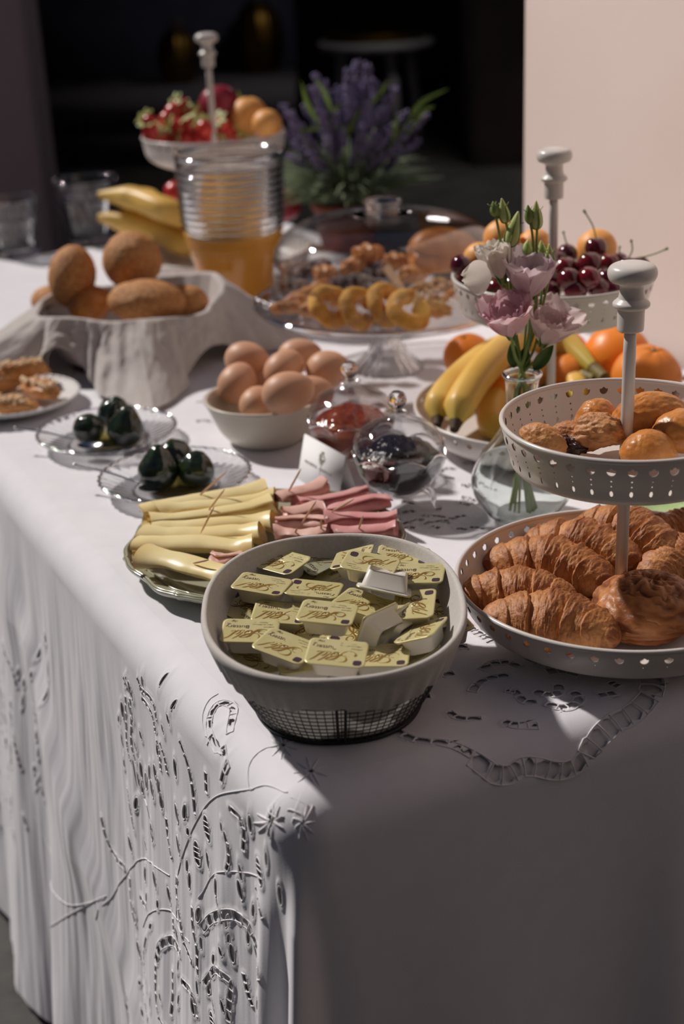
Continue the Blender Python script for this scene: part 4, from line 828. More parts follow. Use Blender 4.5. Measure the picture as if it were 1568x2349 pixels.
def banana(label, pts, r, group, seed=0, stem=True, tipend=True):
    t = thing('banana', label, 'banana', (0, 0, 0), 0, group); P = spl(np.array([list(p) for p in pts]), 70); u = np.linspace(0, 1, 70)
    T, N, B = frames(P); k = 40; ph = np.arange(k)*2*PI/k
    env = np.clip(np.minimum(.30+5.5*u**1.05, 1), 0, 1)*np.clip(np.minimum(.30+(1-u)*3.6, 1), 0, 1); env = env*(1-.08*np.abs(u-.5)*2)
    A, Ph = np.meshgrid(env, ph, indexing='ij'); fc = 1-.055*np.abs(np.sin(Ph*2.5+seed))**.7
    V = P[:, None]+(N[:, None]*np.sin(Ph)[..., None]+B[:, None]*np.cos(Ph)[..., None])*(A*fc*r)[..., None]
    g = np.repeat(np.clip((.16-u)*6, 0, 1)*.7+np.clip((u-.80)*5, 0, 1)*.9, k)*(1 if stem else .15)
    mk('banana_skin', V.reshape(-1, 3), gridf(70, k, False, True)[:, ::-1], M['banana'], t, attr={'green': g})
    mk('blossom_tip', *tube(spl([P[0]-T[0]*.006, P[0], P[3]], 6), np.array([.30, .34, .36, .40, .46, .50])*r*.85, 12), M['bananaend'], t)
    if stem: mk('stalk', *tube(spl([P[-3], P[-1], P[-1]+T[-1]*.012], 8), np.linspace(.44, .36, 8)*r, 12), M['stalk'], t)
    return t
# ---- middle stand: oranges and bananas below, cherries and apricots above
go = 'oranges on the middle stand'
OR = [(1072, 818, .052, .0315, 'orange', 'bright mandarin left of the bananas on the middle stand', (10, -10, 0)), (1415, 818, .054, .0420, 'orange', 'large orange right of the banana stalk', (16, 6, 0)),
      (1482, 868, .046, .0430, 'orangeb', 'dull brownish orange at the right, in front of the large one', (14, 4, 30)), (1290, 812, .050, .033, 'orange', 'orange behind the vase flowers, half hidden by a banana', (30, 0, 0)),
      (1305, 862, .036, .030, 'orangeb', 'shaded orange low under the banana stalk', (0, 20, 0)), (1150, 900, .034, .030, 'orange', 'orange under the bananas, seen through a gap', (0, 0, 0))]
for px, py, z, r, mm, lb, rt in OR: sphere_fruit('orange', lb, px, py, z, r, M[mm], int(px), 'orange', go, rot=rt, lobe=.02 if mm == 'orangeb' else 0)
p = at(1566, 872, .05); V = []; U, W_ = np.meshgrid(np.linspace(0, 1, 20), np.linspace(-1, 1, 9), indexing='ij'); wd = .013*np.sin(U*PI)**.7
V = np.stack([U*.05, W_*wd, .006*np.sin(U*2.5)+.003*np.abs(W_)*wd/.013], -1).reshape(-1, 3); V = np.concatenate([V, V-[0, 0, .0005]])
tag(mk_c('orange_leaf', V, [gridf(20, 9), gridf(20, 9, off=180)[:, ::-1]][0] if False else np.concatenate([gridf(20, 9), gridf(20, 9, off=180)[:, ::-1]]), M['leaf'], p, (0, .2, .5)), 'dark green orange leaf at the right edge behind the oranges', 'leaf')
gb = 'bananas on the middle stand'
banana('left banana on the middle stand, dark tip toward the eggs', [at(1003, 968, .040), at(1012, 915, .056), at(1072, 850, .066), at(1150, 800, .068), at(1240, 778, .062), at(1330, 830, .050)], .0185, gb, 1)
banana('middle banana on the middle stand, longest and nearest', [at(1043, 978, .042), at(1062, 915, .062), at(1120, 835, .078), at(1195, 778, .082), at(1290, 785, .072), at(1372, 855, .052)], .0200, gb, 2)
banana('banana behind the vase neck, dipping under the others', [at(1160, 1005, .020), at(1125, 965, .026), at(1140, 915, .032), at(1215, 860, .036), at(1290, 850, .040), at(1350, 865, .044)], .0180, gb, 3)
banana('banana at the right end of the bunch', [at(1330, 925, .024), at(1320, 880, .034), at(1295, 840, .044), at(1290, 812, .050), at(1320, 818, .050), at(1360, 850, .048)], .0165, gb, 4)
ga = 'apricots among the cherries'
for px, py, z, r, lb in ((1150, 545, .200, .0215, 'apricot at the back left of the cherries'), (1226, 562, .198, .0200, 'apricot behind the flower buds, left of the pole'), (1100, 592, .196, .0190, 'apricot at the left behind the white flower'), (1368, 570, .202, .0235, 'apricot right of the pole behind a stemmed cherry')):
    sphere_fruit('apricot', lb, px, py, z, r, M['apricot'], int(px), 'apricot', ga, sq=.96, dimple=False, loc=fit(px, py, z, BS, .089))
def cherry(px, py, z, r, label, stemv=None, seed=0, red=False, group='cherries on the middle stand'):
    p = fit(px, py, z, BS, .099); t = thing('cherry', label, 'cherry', p, seed*1.3, group)
    V, F = blob(r, r*.97, r*.93, 36, 24, lambda D: 1-.14*np.exp(-((1-D[:, 2])/.04))+.03*np.cos(np.arctan2(D[:, 1], D[:, 0])*2)*D[:, 2]); mk('cherry_flesh', V, F, M['cherry2' if red else 'cherry'], t)
    if stemv is not None:
        q = at(stemv[0], stemv[1], p.z+stemv[2]-z); d = Vector(q)-Vector(p); d.rotate(Euler((0, 0, -seed*1.3))); P = spl([(0, 0, r*.8), tuple(d*.5+Vector((.003, 0, .004))), tuple(d)], 14)
        V, F = tube(P, np.concatenate([np.full(12, .0008), [.0014, .0018]]), 7); mk('cherry_stem', V, F, M['stem'], t)
CHR = [(1366, 568, .221, .0125, 'cherry on top with its stem upright, before the right apricot', (1338, 482, .262), 0), (1056, 608, .200, .0125, 'dark cherry at the extreme left rim', None, 0), (1070, 640, .192, .011, 'cherry under the leftmost one', None, 0),
 (1092, 655, .195, .0125, 'cherry below the white flower', (1135, 690, .190), 0), (1138, 660, .194, .0115, 'red tinged cherry below the white flower to its right', None, 1), (1178, 655, .194, .012, 'bright red cherry between the two upper flowers', None, 1),
 (1300, 582, .208, .0125, 'cherry right of the pole with a thick slanting stem', (1292, 533, .236), 0), (1278, 598, .204, .0120, 'cherry hard against the pole', None, 0), (1296, 615, .206, .0135, 'large reddish cherry right of the lilac flower', None, 1),
 (1304, 640, .206, .0130, 'shiny cherry with a bright highlight, front centre', None, 0), (1352, 604, .212, .0135, 'large cherry below the top stemmed one', None, 1), (1350, 638, .207, .0135, 'crimson cherry at the front centre right', None, 1),
 (1396, 604, .208, .0115, 'bright crimson cherry at the right of the pile', None, 1), (1420, 600, .203, .0110, 'cherry with short upright stem at the right', (1421, 565, .222), 0), (1440, 612, .202, .0120, 'cherry at the right with a bent stem tip', (1447, 550, .232), 0),
 (1466, 612, .202, .0125, 'rightmost cherry with a long pale stem', (1530, 570, .225), 0), (1392, 640, .200, .0125, 'dark cherry behind the front knob', None, 0), (1258, 640, .198, .0130, 'dark cherry right under the lilac flower', None, 0), (1262, 668, .190, .012, 'cherry low between flower stems', None, 0),
 (1320, 668, .194, .0125, 'dark cherry at the front rim below the shiny one', None, 0), (1372, 662, .194, .0125, 'dark cherry at the front rim right of centre', None, 0), (1230, 668, .190, .012, 'cherry at the front rim behind the stems', None, 0), (1405, 665, .190, .012, 'shaded cherry at the right front rim', None, 0),
 (1430, 640, .192, .012, 'shaded cherry behind the collar of the front knob', None, 0), (1330, 620, .200, .012, 'dark cherry wedged in the middle of the pile', None, 0), (1200, 640, .190, .0115, 'cherry half hidden behind the pink stems', None, 0), (1115, 625, .192, .0115, 'cherry half hidden behind the white petals', None, 0),
 (1160, 620, .190, .0115, 'cherry behind the white flower, deep in the bowl', None, 0), (1245, 612, .196, .0115, 'cherry left of the pole, deep in the bowl', None, 0), (1460, 640, .188, .0115, 'cherry at the right rim under the rightmost one', None, 0)]
for i, (px, py, z, r, lb, st, red) in enumerate(CHR): cherry(px, py, z, r, lb, st, i, bool(red))

# ------------------------------------------------------------------ twisted glass vase with lisianthus
VS = Vector((.184, 1.345, 0))
t = thing('glass_vase', 'greenish glass bottle vase with twisted belly, holding flowers', 'vase', VS)
def twist(a, p):
    z = p[:, 1][:, None]; amp = .20*np.exp(-((z-.045)/.032)**2); return 1+amp*np.cos(3*a+z*34+.6)
outer = spl([(0, 0), (.020, 0), (.034, .006), (.0440, .026), (.0450, .046), (.0385, .068), (.0265, .088), (.0190, .104), (.0165, .118), (.0168, .146), (.0190, .151), (.0192, .1535)], 90)
inner = spl([(.0165, .1535), (.0150, .148), (.0145, .118), (.0168, .104), (.0240, .088), (.0360, .068), (.0425, .046), (.0415, .027), (.0320, .009), (.018, .0045), (0, .0045)], 90)
V, F = lathe(np.concatenate([outer, inner]), 160, twist); mk('vase_body', V, F, M['greenglass'], t)
a = np.arange(64)*2*PI/64; V, F = tube(np.stack([.0182*np.cos(a), .0182*np.sin(a), .1535+0*a], 1), .0019, 8, closed=True); mk('vase_lip', V, [gridf(64, 8, True, True)], M['greenglass'], t)
neck = np.array([VS.x, VS.y, .150])
def petal(L_, W_, cup, curl, ruff, seed, n=16, k=13):
    U, S = np.meshgrid(np.linspace(0, 1, n), np.linspace(-1, 1, k), indexing='ij')
    wd = W_*(.16+.95*np.sin(np.clip(U, 0, 1)**.75*PI*.62)**1.1)/1.1*np.sqrt(np.clip(1-np.clip((U-.8)/.2, 0, 1)**2*.75, 0, 1))
    x = S*wd; y = L_*U*(1-.09*S**2*U); rad = cup*np.sin(U*PI*.55)+curl*U**3
    V = np.stack([x, rad-.42*(x**2)/max(W_, 1e-4)+ruff*U**2*np.sin(S*7+seed)*(.3+abs(S)), y+ruff*.8*U**3*np.sin(S*9+seed*2)], -1)
    return V.reshape(-1, 3), gridf(n, k)
def flower(label, base, top, size, m, seed, spread=.5, n1=5, n2=4, stem_to=None, name='lisianthus_flower', tones=None):
    """base: where petals join; top: direction point"""
    base, top = np.array(base), np.array(top); ax = Vector(top-base).normalized(); q = ax.to_track_quat('Z', 'X').to_euler()
    t = thing(name, label, 'flower', base, 0, 'lisianthus flowers in the vase', q); rg = np.random.default_rng(seed)
    for ringi, (cnt, sc, sp) in enumerate(((n1, 1.0, spread), (n2, .86, spread*.55), (3, .66, spread*.25))):
        for k in range(cnt):
            V, F = petal(size*sc, size*.46*sc, size*.26*(sp*.8+.5), size*.30*sp*sp, size*.045, seed+k*3+ringi)
            V = xf(V, (0, .0012*(3-ringi), 0)); V = xf(V, (0, 0, .001), (-sp*.30, 0, k*2*PI/cnt+ringi*.7+rg.uniform(-.15, .15)), rg.uniform(.9, 1.06))
            mk('petal', V, F, m, t)
    V, F = lathe(spl([(0, -.006), (.0028, -.005), (.0048, .0), (.0052, .004), (.003, .006)], 14), 20); mk('calyx', V, F, M['stem'], t)
    for k in range(5):
        P = spl([(0, .0035, -.004), (0, .0075, .004), (0, .0115, .012)], 10); V, F = tube(xf(P, (0, 0, 0), (0, 0, k*2*PI/5)), np.linspace(.0011, .0002, 10), 6); mk('sepal', V, F, M['leaf'], t)
    if stem_to is not None:
        Mi = q.to_matrix().transposed(); loc = lambda w_: np.array(Mi @ (Vector(w_)-Vector(base)))
        P = [np.zeros(3)-np.array([0, 0, .004])]+[loc(w_) for w_ in stem_to]; V, F = tube(spl(P, 40), .0017, 8); mk('stem', V, F, M['stem'], t)
    return t
yv = VS.y
def vz(px, py, dy=0.0):                              # point on the upright plane through the vase (dy nearer camera is negative)
    d = _F + _R*(px-784)/FPX - _U*(py-1174.5)/FPX; tt = (yv+dy)/d[1]; return _C+d*tt
def foot(dx, dy): return [neck+[dx*.4, dy*.4, 0], np.array([VS.x+dx*1.0, VS.y+dy, .105]), np.array([VS.x-dx*2.2, VS.y-dy*2, .010])]
flower('white lisianthus flower with one drooping petal, upper left of the bouquet', vz(1150, 640), vz(1128, 560), .039, M['white_petal'], 3, .34, stem_to=[vz(1168, 730), *foot(.006, .004)])
flower('lilac pink lisianthus flower at the upper right of the bouquet', vz(1212, 680, -.01), vz(1218, 590, -.016), .044, M['lilac_petal'], 5, .62, stem_to=[vz(1214, 760, -.006), *foot(-.006, .003)])
flower('deeper pink lisianthus flower, lower left and nearest', vz(1172, 768, -.02), vz(1158, 690, -.034), .042, M['pink_petal'], 7, .62, 6, 5, stem_to=[vz(1180, 815, -.012), *foot(.003, -.006)])
flower('pale pink lisianthus flower, lower right of the bouquet', vz(1245, 785, -.004), vz(1275, 715, -.014), .041, mat('pale_pink_petal', (.76, .58, .58), .6, (.82, .70, .68), 45, .3, 150, transl=.38, dist=.0006), 9, .75, stem_to=[vz(1238, 820, -.002), *foot(-.006, -.004)])
V, F = petal(.029, .017, .006, .004, .002, 4); pt = thing('fallen_petal', 'loose white petal jutting left below the white flower', 'petal', vz(1128, 622, -.012), 0, None, (R_(25), R_(-100), R_(10))); mk('petal', V, F, M['white_petal'], pt)
def budstem(label, tip, base, r, stemp, m='bud', seed=0):
    t = thing('flower_bud', label, 'flower bud', base, 0, 'lisianthus buds'); b = np.array(base); v = np.array(tip)-b; L_ = np.linalg.norm(v); P = b*0+v*np.linspace(0, 1, 24)[:, None]; u = np.linspace(0, 1, 24)
    rr = r*(np.sin(np.clip(u*1.02, 0, 1)**.62*PI)**.75*.9+.14)*(1-.15*u); V, F = tube(P, rr, 18); k = np.arange(len(V)-2); a = (k % 18)/18*2*PI; V[:-2] += (V[:-2]-np.repeat(P, 18, 0))*(.07*np.cos(a*3+np.repeat(u, 18)*5))[:, None]; mk('bud', V, F, M[m], t)
    for j in range(4):
        a = j*PI/2+seed; T, N, B = frames(P); P2 = P[:16]+(N[:16]*math.cos(a)+B[:16]*math.sin(a))*(rr[:16]*1.05+.0002)[:, None]; P2 = np.concatenate([P2, P2[-1:]+(N[:1]*math.cos(a)+B[:1]*math.sin(a))*.003+v/L_*.003]); mk('sepal', *tube(P2, np.linspace(.0012, .0003, 17), 6), M['stem'], t)
    mk('stem', *tube(spl([np.array(q_)-b for q_ in [b+v*.02, *stemp]], 30), .0013, 7), M['stem'], t)
budstem('small closed bud, leftmost of the bud tips', vz(1130, 462), vz(1136, 494), .0042, [vz(1146, 545, .004), vz(1160, 640, .004), *foot(.004, .006)], 'stem', 1)
budstem('second bud tip from the left, tall and closed', vz(1150, 455), vz(1160, 510), .0050, [vz(1168, 560, .006), vz(1172, 700, .006), *foot(.002, .007)], 'bud', 2)
budstem('large pale bud leaning right between the bud pairs', vz(1188, 485, .004), vz(1168, 565, .004), .0064, [vz(1172, 640, .006), vz(1180, 740, .006), *foot(-.002, .007)], 'bud', 3)
budstem('left bud of the right hand pair', vz(1210, 470), vz(1216, 512), .0044, [vz(1222, 560, .002), vz(1226, 700, .002), *foot(-.004, .006)], 'stem', 4)
budstem('right bud of the right hand pair, tallest', vz(1229, 460), vz(1231, 525), .0052, [vz(1230, 570, .002), vz(1228, 720, .002), *foot(-.005, .006)], 'bud', 5)
budstem('short pale bud just above the lilac flower', vz(1210, 550, .012), vz(1208, 585, .012), .0052, [vz(1212, 650, .012), vz(1205, 760, .008), *foot(-.003, .008)], 'bud', 6)
budstem('bud right of the lilac flower, tilted upright', vz(1259, 560, .002), vz(1262, 618, .002), .0050, [vz(1256, 650, .002), vz(1240, 720, .002), vz(1225, 800, .002), *foot(-.007, .002)], 'bud', 7)
budstem('bud behind the lilac flower, left of the tilted one', vz(1240, 552, .010), vz(1246, 592, .010), .0048, [vz(1243, 650, .008), vz(1232, 740, .006), *foot(-.006, .004)], 'bud', 8)
for (a, b, wd, lb) in ((vz(1222, 850, -.012), vz(1268, 792, -.016), .0065, 'dark green leaf leaning out of the vase to the right'), (vz(1178, 845, -.006), vz(1172, 785, -.01), .006, 'narrow leaf standing in the vase neck at left'), (vz(1196, 850, .004), vz(1204, 795, .004), .007, 'broad leaf in the vase neck behind the stems')):
    d = np.array(b)-np.array(a); U, S = np.meshgrid(np.linspace(0, 1, 16), np.linspace(-1, 1, 7), indexing='ij'); sd_ = np.cross(d, _F); sd_ /= np.linalg.norm(sd_); V = np.array(a)+d*U[..., None]+sd_*(S*wd*np.sin(U**.8*PI)**.8)[..., None]-_F*(.003*np.abs(S))[..., None]
    V = V.reshape(-1, 3); tag(mk('vase_leaf', np.concatenate([V, V+_F*.0004]), np.concatenate([gridf(16, 7), gridf(16, 7, off=112)[:, ::-1]]), M['leaf']), lb, 'leaf')

# ------------------------------------------------------------------ glass cake stand with dome
CS = Vector((.072, 1.885, 0))
t = thing('cake_stand', 'clear glass pedestal cake stand under a glass dome', 'cake stand', CS)
V, F = lathe(spl([(0, .086), (.12, .0865), (.150, .088), (.166, .094), (.176, .0985), (.179, .0970), (.170, .0895), (.150, .0835), (.10, .081), (.03, .0805), (0, .0805)], 110), 200); mk('plate', V, F, M['thin'], t)
V, F = lathe(spl([(0, .080), (.024, .080), (.020, .070), (.0165, .058), (.019, .042), (.028, .022), (.045, .006), (.049, .0015), (.047, 0), (.043, .002), (.026, .018), (.016, .038), (.010, .052), (0, .056)], 110), 240, lambda a, p: 1+.045*np.cos(a*22)); mk('fluted_foot', V, F, M['glass'], t)
a = np.arange(240)*2*PI/240; V, F = tube(np.stack([.178*np.cos(a), .178*np.sin(a), .0985+0*a], 1), .0026, 8, closed=True); mk('plate_rim', V, [gridf(240, 8, True, True)], M['glass'], t)
t = thing('glass_dome', 'clear glass dome with flat knob covering the pastries', 'dome', CS+Vector((0, 0, .0895)))
o_ = spl([(.1500, .0), (.1512, .03), (.1508, .060), (.146, .082), (.132, .101), (.105, .114), (.070, .121), (.030, .124), (0, .1245)], 100)
i_ = spl([(0, .1200), (.030, .1210), (.070, .1180), (.1045, .1112), (.1305, .0985), (.1440, .080), (.1485, .060), (.1490, .03), (.1480, 0), (.1500, 0)], 80)
V, F = lathe(np.concatenate([o_, i_]), 160); mk('dome', V, F, M['thin'], t)
V, F = lathe(spl([(0, .1235), (.0380, .1235), (.0395, .1255), (.0300, .1270), (.0225, .1280), (.0205, .1300), (.0215, .1345), (.0250, .1375), (.0255, .1400), (.0230, .1420), (.014, .1430), (0, .1430)], 80), 72); mk('knob', V, F, M['glass'], t)
zp = .089
def ring_cookie(px, py, z, R, r, rot, label, seed, m='cookie'):
    n, k = 64, 24; a = np.linspace(.25, 2*PI-.1, n); P = np.stack([R*np.cos(a), R*np.sin(a)*.92, .002*np.sin(a*2)], 1); T, N, B = frames(P); ph = np.arange(k)*2*PI/k; A, Ph = np.meshgrid(a, ph, indexing='ij')
    rr = r*(1+.10*fbm(np.stack([np.cos(A)*2+seed, np.sin(A)*2, np.cos(Ph)], -1), 3, seed))*np.minimum(1, .5+3*np.minimum(A-.25, 2*PI-.1-A))
    V = P[:, None]+(N[:, None]*np.sin(Ph)[..., None]+B[:, None]*np.cos(Ph)[..., None])*rr[..., None]
    V = V.reshape(-1, 3); e = np.concatenate([V, P[:1], P[-1:]]); j = np.arange(k); b0 = (n-1)*k
    o = mk('ring_cookie', e, [gridf(n, k, False, True)[:, ::-1], np.stack([j, (j+1) % k, np.full(k, n*k)], 1), np.stack([b0+j, b0+(j+1) % k, np.full(k, n*k+1)], 1)[:, ::-1]], M[m]); o.location = at(px, py, z); o.rotation_euler = tuple(R_(q) for q in rot); tag(o, label, 'cookie', 'yellow ring cookies under the glass dome')
ring_cookie(757, 703, .118, .0215, .0105, (50, 20, 20), 'leftmost yellow ring cookie, hole facing the camera', 1); ring_cookie(822, 708, .116, .0200, .0100, (62, 30, 30), 'second yellow ring cookie from the left', 2)
ring_cookie(884, 700, .118, .0210, .0105, (66, 30, 40), 'third yellow ring cookie from the left, seen edge on', 3); ring_cookie(937, 712, .116, .0215, .0105, (40, -15, 60), 'rightmost yellow ring cookie, nearest the wooden stick', 4)
gk = 'assorted cookies under the glass dome'
for (px, py, z, rx, ry, rz_, mm, rot, lb, sd) in ((690, 682, .108, .030, .012, .010, 'ginger', (0, -14, 35), 'long browned twist cookie at the left of the dome', 1), (660, 705, .102, .022, .011, .009, 'ginger', (0, 0, 10), 'browned cookie at the left front of the plate', 2), (706, 712, .100, .014, .010, .009, 'ginger', (0, 0, 30), 'small browned bit left of the yellow rings', 3),
    (665, 655, .108, .024, .014, .010, 'powder', (0, 0, 20), 'dark sugared cookie at the far left of the dome', 4), (716, 615, .116, .030, .014, .012, 'powder', (0, -10, 30), 'long sugared dark cookie at the back left', 5), (746, 630, .112, .020, .015, .013, 'ginger', (0, 0, -20), 'golden brown cookie beside the long sugared one', 6),
    (815, 645, .112, .024, .014, .011, 'powder', (0, 0, 10), 'sugared dark cookie behind the yellow rings', 7), (868, 658, .112, .024, .014, .011, 'powder', (0, 0, -15), 'sugared dark cookie left of the wooden stick', 8), (775, 652, .106, .020, .012, .010, 'powder', (0, 0, 0), 'sugared dark cookie between browned pieces', 9), (862, 625, .116, .020, .013, .010, 'powder', (0, 0, 0), 'sugared dark cookie under the stacked bun', 10),
    (815, 612, .122, .022, .016, .013, 'ginger', (0, 0, 12), 'browned cookie under the top bun', 11), (843, 583, .138, .024, .018, .014, 'brioche', (0, 0, -8), 'glazed bun on top of the pile', 12), (780, 690, .102, .016, .012, .010, 'ginger', (0, 0, 12), 'brown cookie between the first two yellow rings', 13),
    (1000, 712, .100, .022, .012, .009, 'ginger', (0, 0, -15), 'browned cookie at the right front of the plate', 14), (905, 600, .112, .020, .014, .012, 'ginger', (0, 0, -15), 'browned cookie at the back centre', 15), (950, 628, .106, .024, .016, .012, 'ginger', (0, 0, 25), 'browned cookie in front of the braided loaf', 16), (735, 660, .106, .022, .013, .010, 'ginger', (0, 0, 60), 'browned cookie behind the left twist', 17)):
    V, F = blob(rx, ry, rz_, 48, 30, lambda D: 1+.10*fbm(D*2+sd, 3, sd)+.05*fbm(D*7, 2, sd)+(.10*np.cos(D[:, 0]*9+D[:, 1]*5) if mm != 'powder' else 0)); o = mk_c('cookie', V, F, M[mm], at(px, py, z), tuple(R_(q) for q in rot)); tag(o, lb, 'cookie', gk)
V, F = blob(.062, .034, .036, 90, 50, lambda D: (1+.05*fbm(D*2, 3, 2))*(1-.45*np.clip(D[:, 0]*-1, 0, 1)**3)-.16*np.exp(-((D[:, 2]+D[:, 0]*.35-.05)/.07)**2)*(D[:, 1] < .2))
V[:, 2] = np.maximum(V[:, 2], -.022); o = mk_c('sweet_loaf', V, F, M['brioche'], at(1000, 582, .128), (0, 0, R_(14))); tag(o, 'large glazed sweet loaf at the back right under the dome', 'bread')
rgn = np.random.default_rng(8); mbn = MB(); pn = at(1005, 668, .100)
for k in range(230):
    a, q = rgn.uniform(0, 2*PI), rgn.uniform(0, 1)**.5; x, y = .048*q*math.cos(a), .040*q*math.sin(a); z = .022*(1-q**2)*rgn.uniform(.5, 1)
    V, F = blob(.0052, .0035, .0028, 8, 6, lambda D: 1+.25*fbm(D*2+k, 2, k)); mbn.add(xf(V, (x, y, z-.006), (rgn.uniform(0, 3), rgn.uniform(0, 3), rgn.uniform(0, 6))), F)
o = mbn.build('granola_heap', M['nut'], None, kind='stuff'); o.location = pn; tag(o, 'heap of toasted nuts and seeds at the right under the dome', 'nuts')
P = spl([at(938, 690, .108), at(915, 655, .124), at(882, 608, .146)], 12); V, F = tube(P, np.linspace(.0052, .0062, 12), 14); tag(mk('wooden_stick', V, F, M['wood']), 'pale round wooden stick leaning on the cookies under the dome', 'stick')

# ------------------------------------------------------------------ juice jug
JG = Vector((-.150, 2.235, 0)); Hj = .247
t = thing('glass_jug', 'tall ribbed glass jug half full of orange juice', 'jug', JG)
def jr(z): return np.interp(z, [0, .01, .05, .10, .15, .20, .247], [.046, .049, .058, .071, .079, .082, .0835])
zz = np.linspace(.0, Hj, 230); rib = .0030*np.sin(zz*2*PI/.0105)*np.clip((zz-.095)/.02, 0, 1)*np.clip((Hj-.012-zz)/.008, 0, 1)
outp = [(0, 0)]+[(jr(z)+rb_, z) for z, rb_ in zip(zz, rib)]; inp = [(jr(z)-.0032, z) for z in np.linspace(Hj, .010, 60)]+[(0, .010)]
V, F = lathe(outp+inp, 140); mk('jug_body', V, F, M['glass'], t)
a = np.arange(120)*2*PI/120; V, F = tube(np.stack([.0812*np.cos(a), .0812*np.sin(a), Hj+0*a], 1), .0030, 10, closed=True); mk('jug_rim', V, [gridf(120, 10, True, True)], M['glass'], t)
V, F = lathe([(0, .0105)]+[(jr(z)-.0026, z) for z in np.linspace(.0105, .128, 24)]+[(0, .128)], 100); mk('orange_juice', V, F, M['juice'], t)

# ------------------------------------------------------------------ tumblers
def tumbler(label, px, py, R, H_, r0):
    p = at(px, py, 0.0); t = thing('glass_tumbler', label, 'glass', p, .4, 'cut glass tumblers')
    def rm(a, pr): z = pr[:, 1][:, None]; f = np.clip((z-.012)/.01, 0, 1)*np.clip((H_*.74-z)/.01, 0, 1)*(pr[:, 0][:, None] > .5*r0); return 1-.055*f*(np.abs(np.sin(a*9+z*60))**.5)-.045*f*(np.abs(np.sin(a*9-z*60))**.5)
    o = np.array([(0, 0)]+[(r0+(R-r0)*(z/H_)**.85, z) for z in np.linspace(0, H_, 60)]); i = np.array([(r0*.84+(R-.0022-r0*.84)*(z/H_)**.7, z) for z in np.linspace(H_, .012, 40)]+[(0, .012)])
    no = len(o); pr = np.concatenate([o, i])
    def rm2(a, p_): m_ = rm(a, p_); m_[no:] = 1; return m_
    V, F = lathe(pr, 216, rm2); mk('tumbler_body', V, F, M['glass'], t)
    a = np.arange(96)*2*PI/96; V, F = tube(np.stack([(R-.001)*np.cos(a), (R-.001)*np.sin(a), H_+0*a], 1), .0016, 8, closed=True); mk('tumbler_rim', V, [gridf(96, 8, True, True)], M['glass'], t)
tumbler('cut glass tumbler at the left edge of the photo', 38, 585, .0535, .108, .043); tumbler('cut glass tumbler behind the bread rolls, overlapping the bananas', 209, 552, .0635, .122, .043)

# ------------------------------------------------------------------ bread basket, napkin, buns
BB = Vector((-.288, 1.985, 0)); t = thing('bread_basket', 'dark wire bread basket mostly hidden by a linen napkin', 'basket', BB)
phb = np.linspace(0, 2*PI, 97)[:-1]
def bp(ph, z, g=0): f = z/.075; q = sup(ph, .088+.040*f**.8+g, .075+.030*f**.8+g, 2.05); return np.concatenate([q, np.full(q.shape[:-1]+(1,), z)], -1)
mb = MB()
for z in np.linspace(.003, .072, 12): V, F = tube(bp(phb, z), .0007, 5, closed=True); mb.add(V, [gridf(96, 5, True, True)])
for a in np.linspace(0, 2*PI, 73)[:-1]: mb.add(*tube(np.array([bp(np.array(a), z_) for z_ in np.linspace(.002, .073, 8)]), .0007, 5))
for k in range(-8, 9): mb.add(*tube([(k*.010, -.062, .002), (k*.010, .062, .002)], .0006, 5))
mb.build('wire_mesh', M['wire'], t)
for z, nm, rr in ((.002, 'base_ring', .003), (.074, 'rim_wire', .0022)): V, F = tube(bp(phb, z), rr, 8, closed=True); mk(nm, V, [gridf(96, 8, True, True)], M['wire'], t)
nph = 720; ph = np.arange(nph)*2*PI/nph; rimr = np.linalg.norm(sup(ph, .1285, .1055, 2.05), axis=1)
tot = .365/(np.abs(np.cos(ph+R_(78)))**1.08+np.abs(np.sin(ph+R_(78)))**1.08); ex = np.clip(tot-rimr-.075, .030, None); wr = lambda c: np.angle(np.exp(1j*(ph-R_(c)))); ex = ex*(1-.60*np.exp(-(wr(-132)/.42)**2))*(1-.35*np.exp(-(wr(-35)/.35)**2)); ex = np.maximum(ex, .020)
ripp = lambda f: (.007*np.sin(ph*5+1.7*np.sin(ph*3+1))+.004*np.sin(ph*11+2+2*np.sin(ph*2))+.0016*np.sin(ph*31+3*np.sin(ph*4)))*f
rimz = .003*np.sin(ph*5+.7)+.004*np.sin(ph*3+1)+.022*np.clip(np.cos(ph-R_(38)), 0, 1)**3
rows = []
for f in np.linspace(0, 1, 10): z = .006; rows.append(np.stack([rimr*.72*f*np.cos(ph), rimr*.72*f*np.sin(ph), np.full(nph, .0065)], 1))
for f in np.linspace(.08, 1, 14): r = rimr*(.72+.255*f**.8)+ripp(.3*f); rows.append(np.stack([r*np.cos(ph), r*np.sin(ph), .0065+.073*f**1.3+f**2*rimz], 1))
for f in np.linspace(.15, 1, 6): an = f*PI*.72; r = rimr*.975+ripp(.3)+.0055*(1-math.cos(an)); rows.append(np.stack([r*np.cos(ph), r*np.sin(ph), .0795+rimz+.005*math.sin(an)], 1))
zt0 = rows[-1][:, 2]; rt0 = np.hypot(rows[-1][:, 0], rows[-1][:, 1])
left = np.clip(np.cos(ph-R_(190)), 0, 1)**2                      # the left corner is pulled out flat over the table
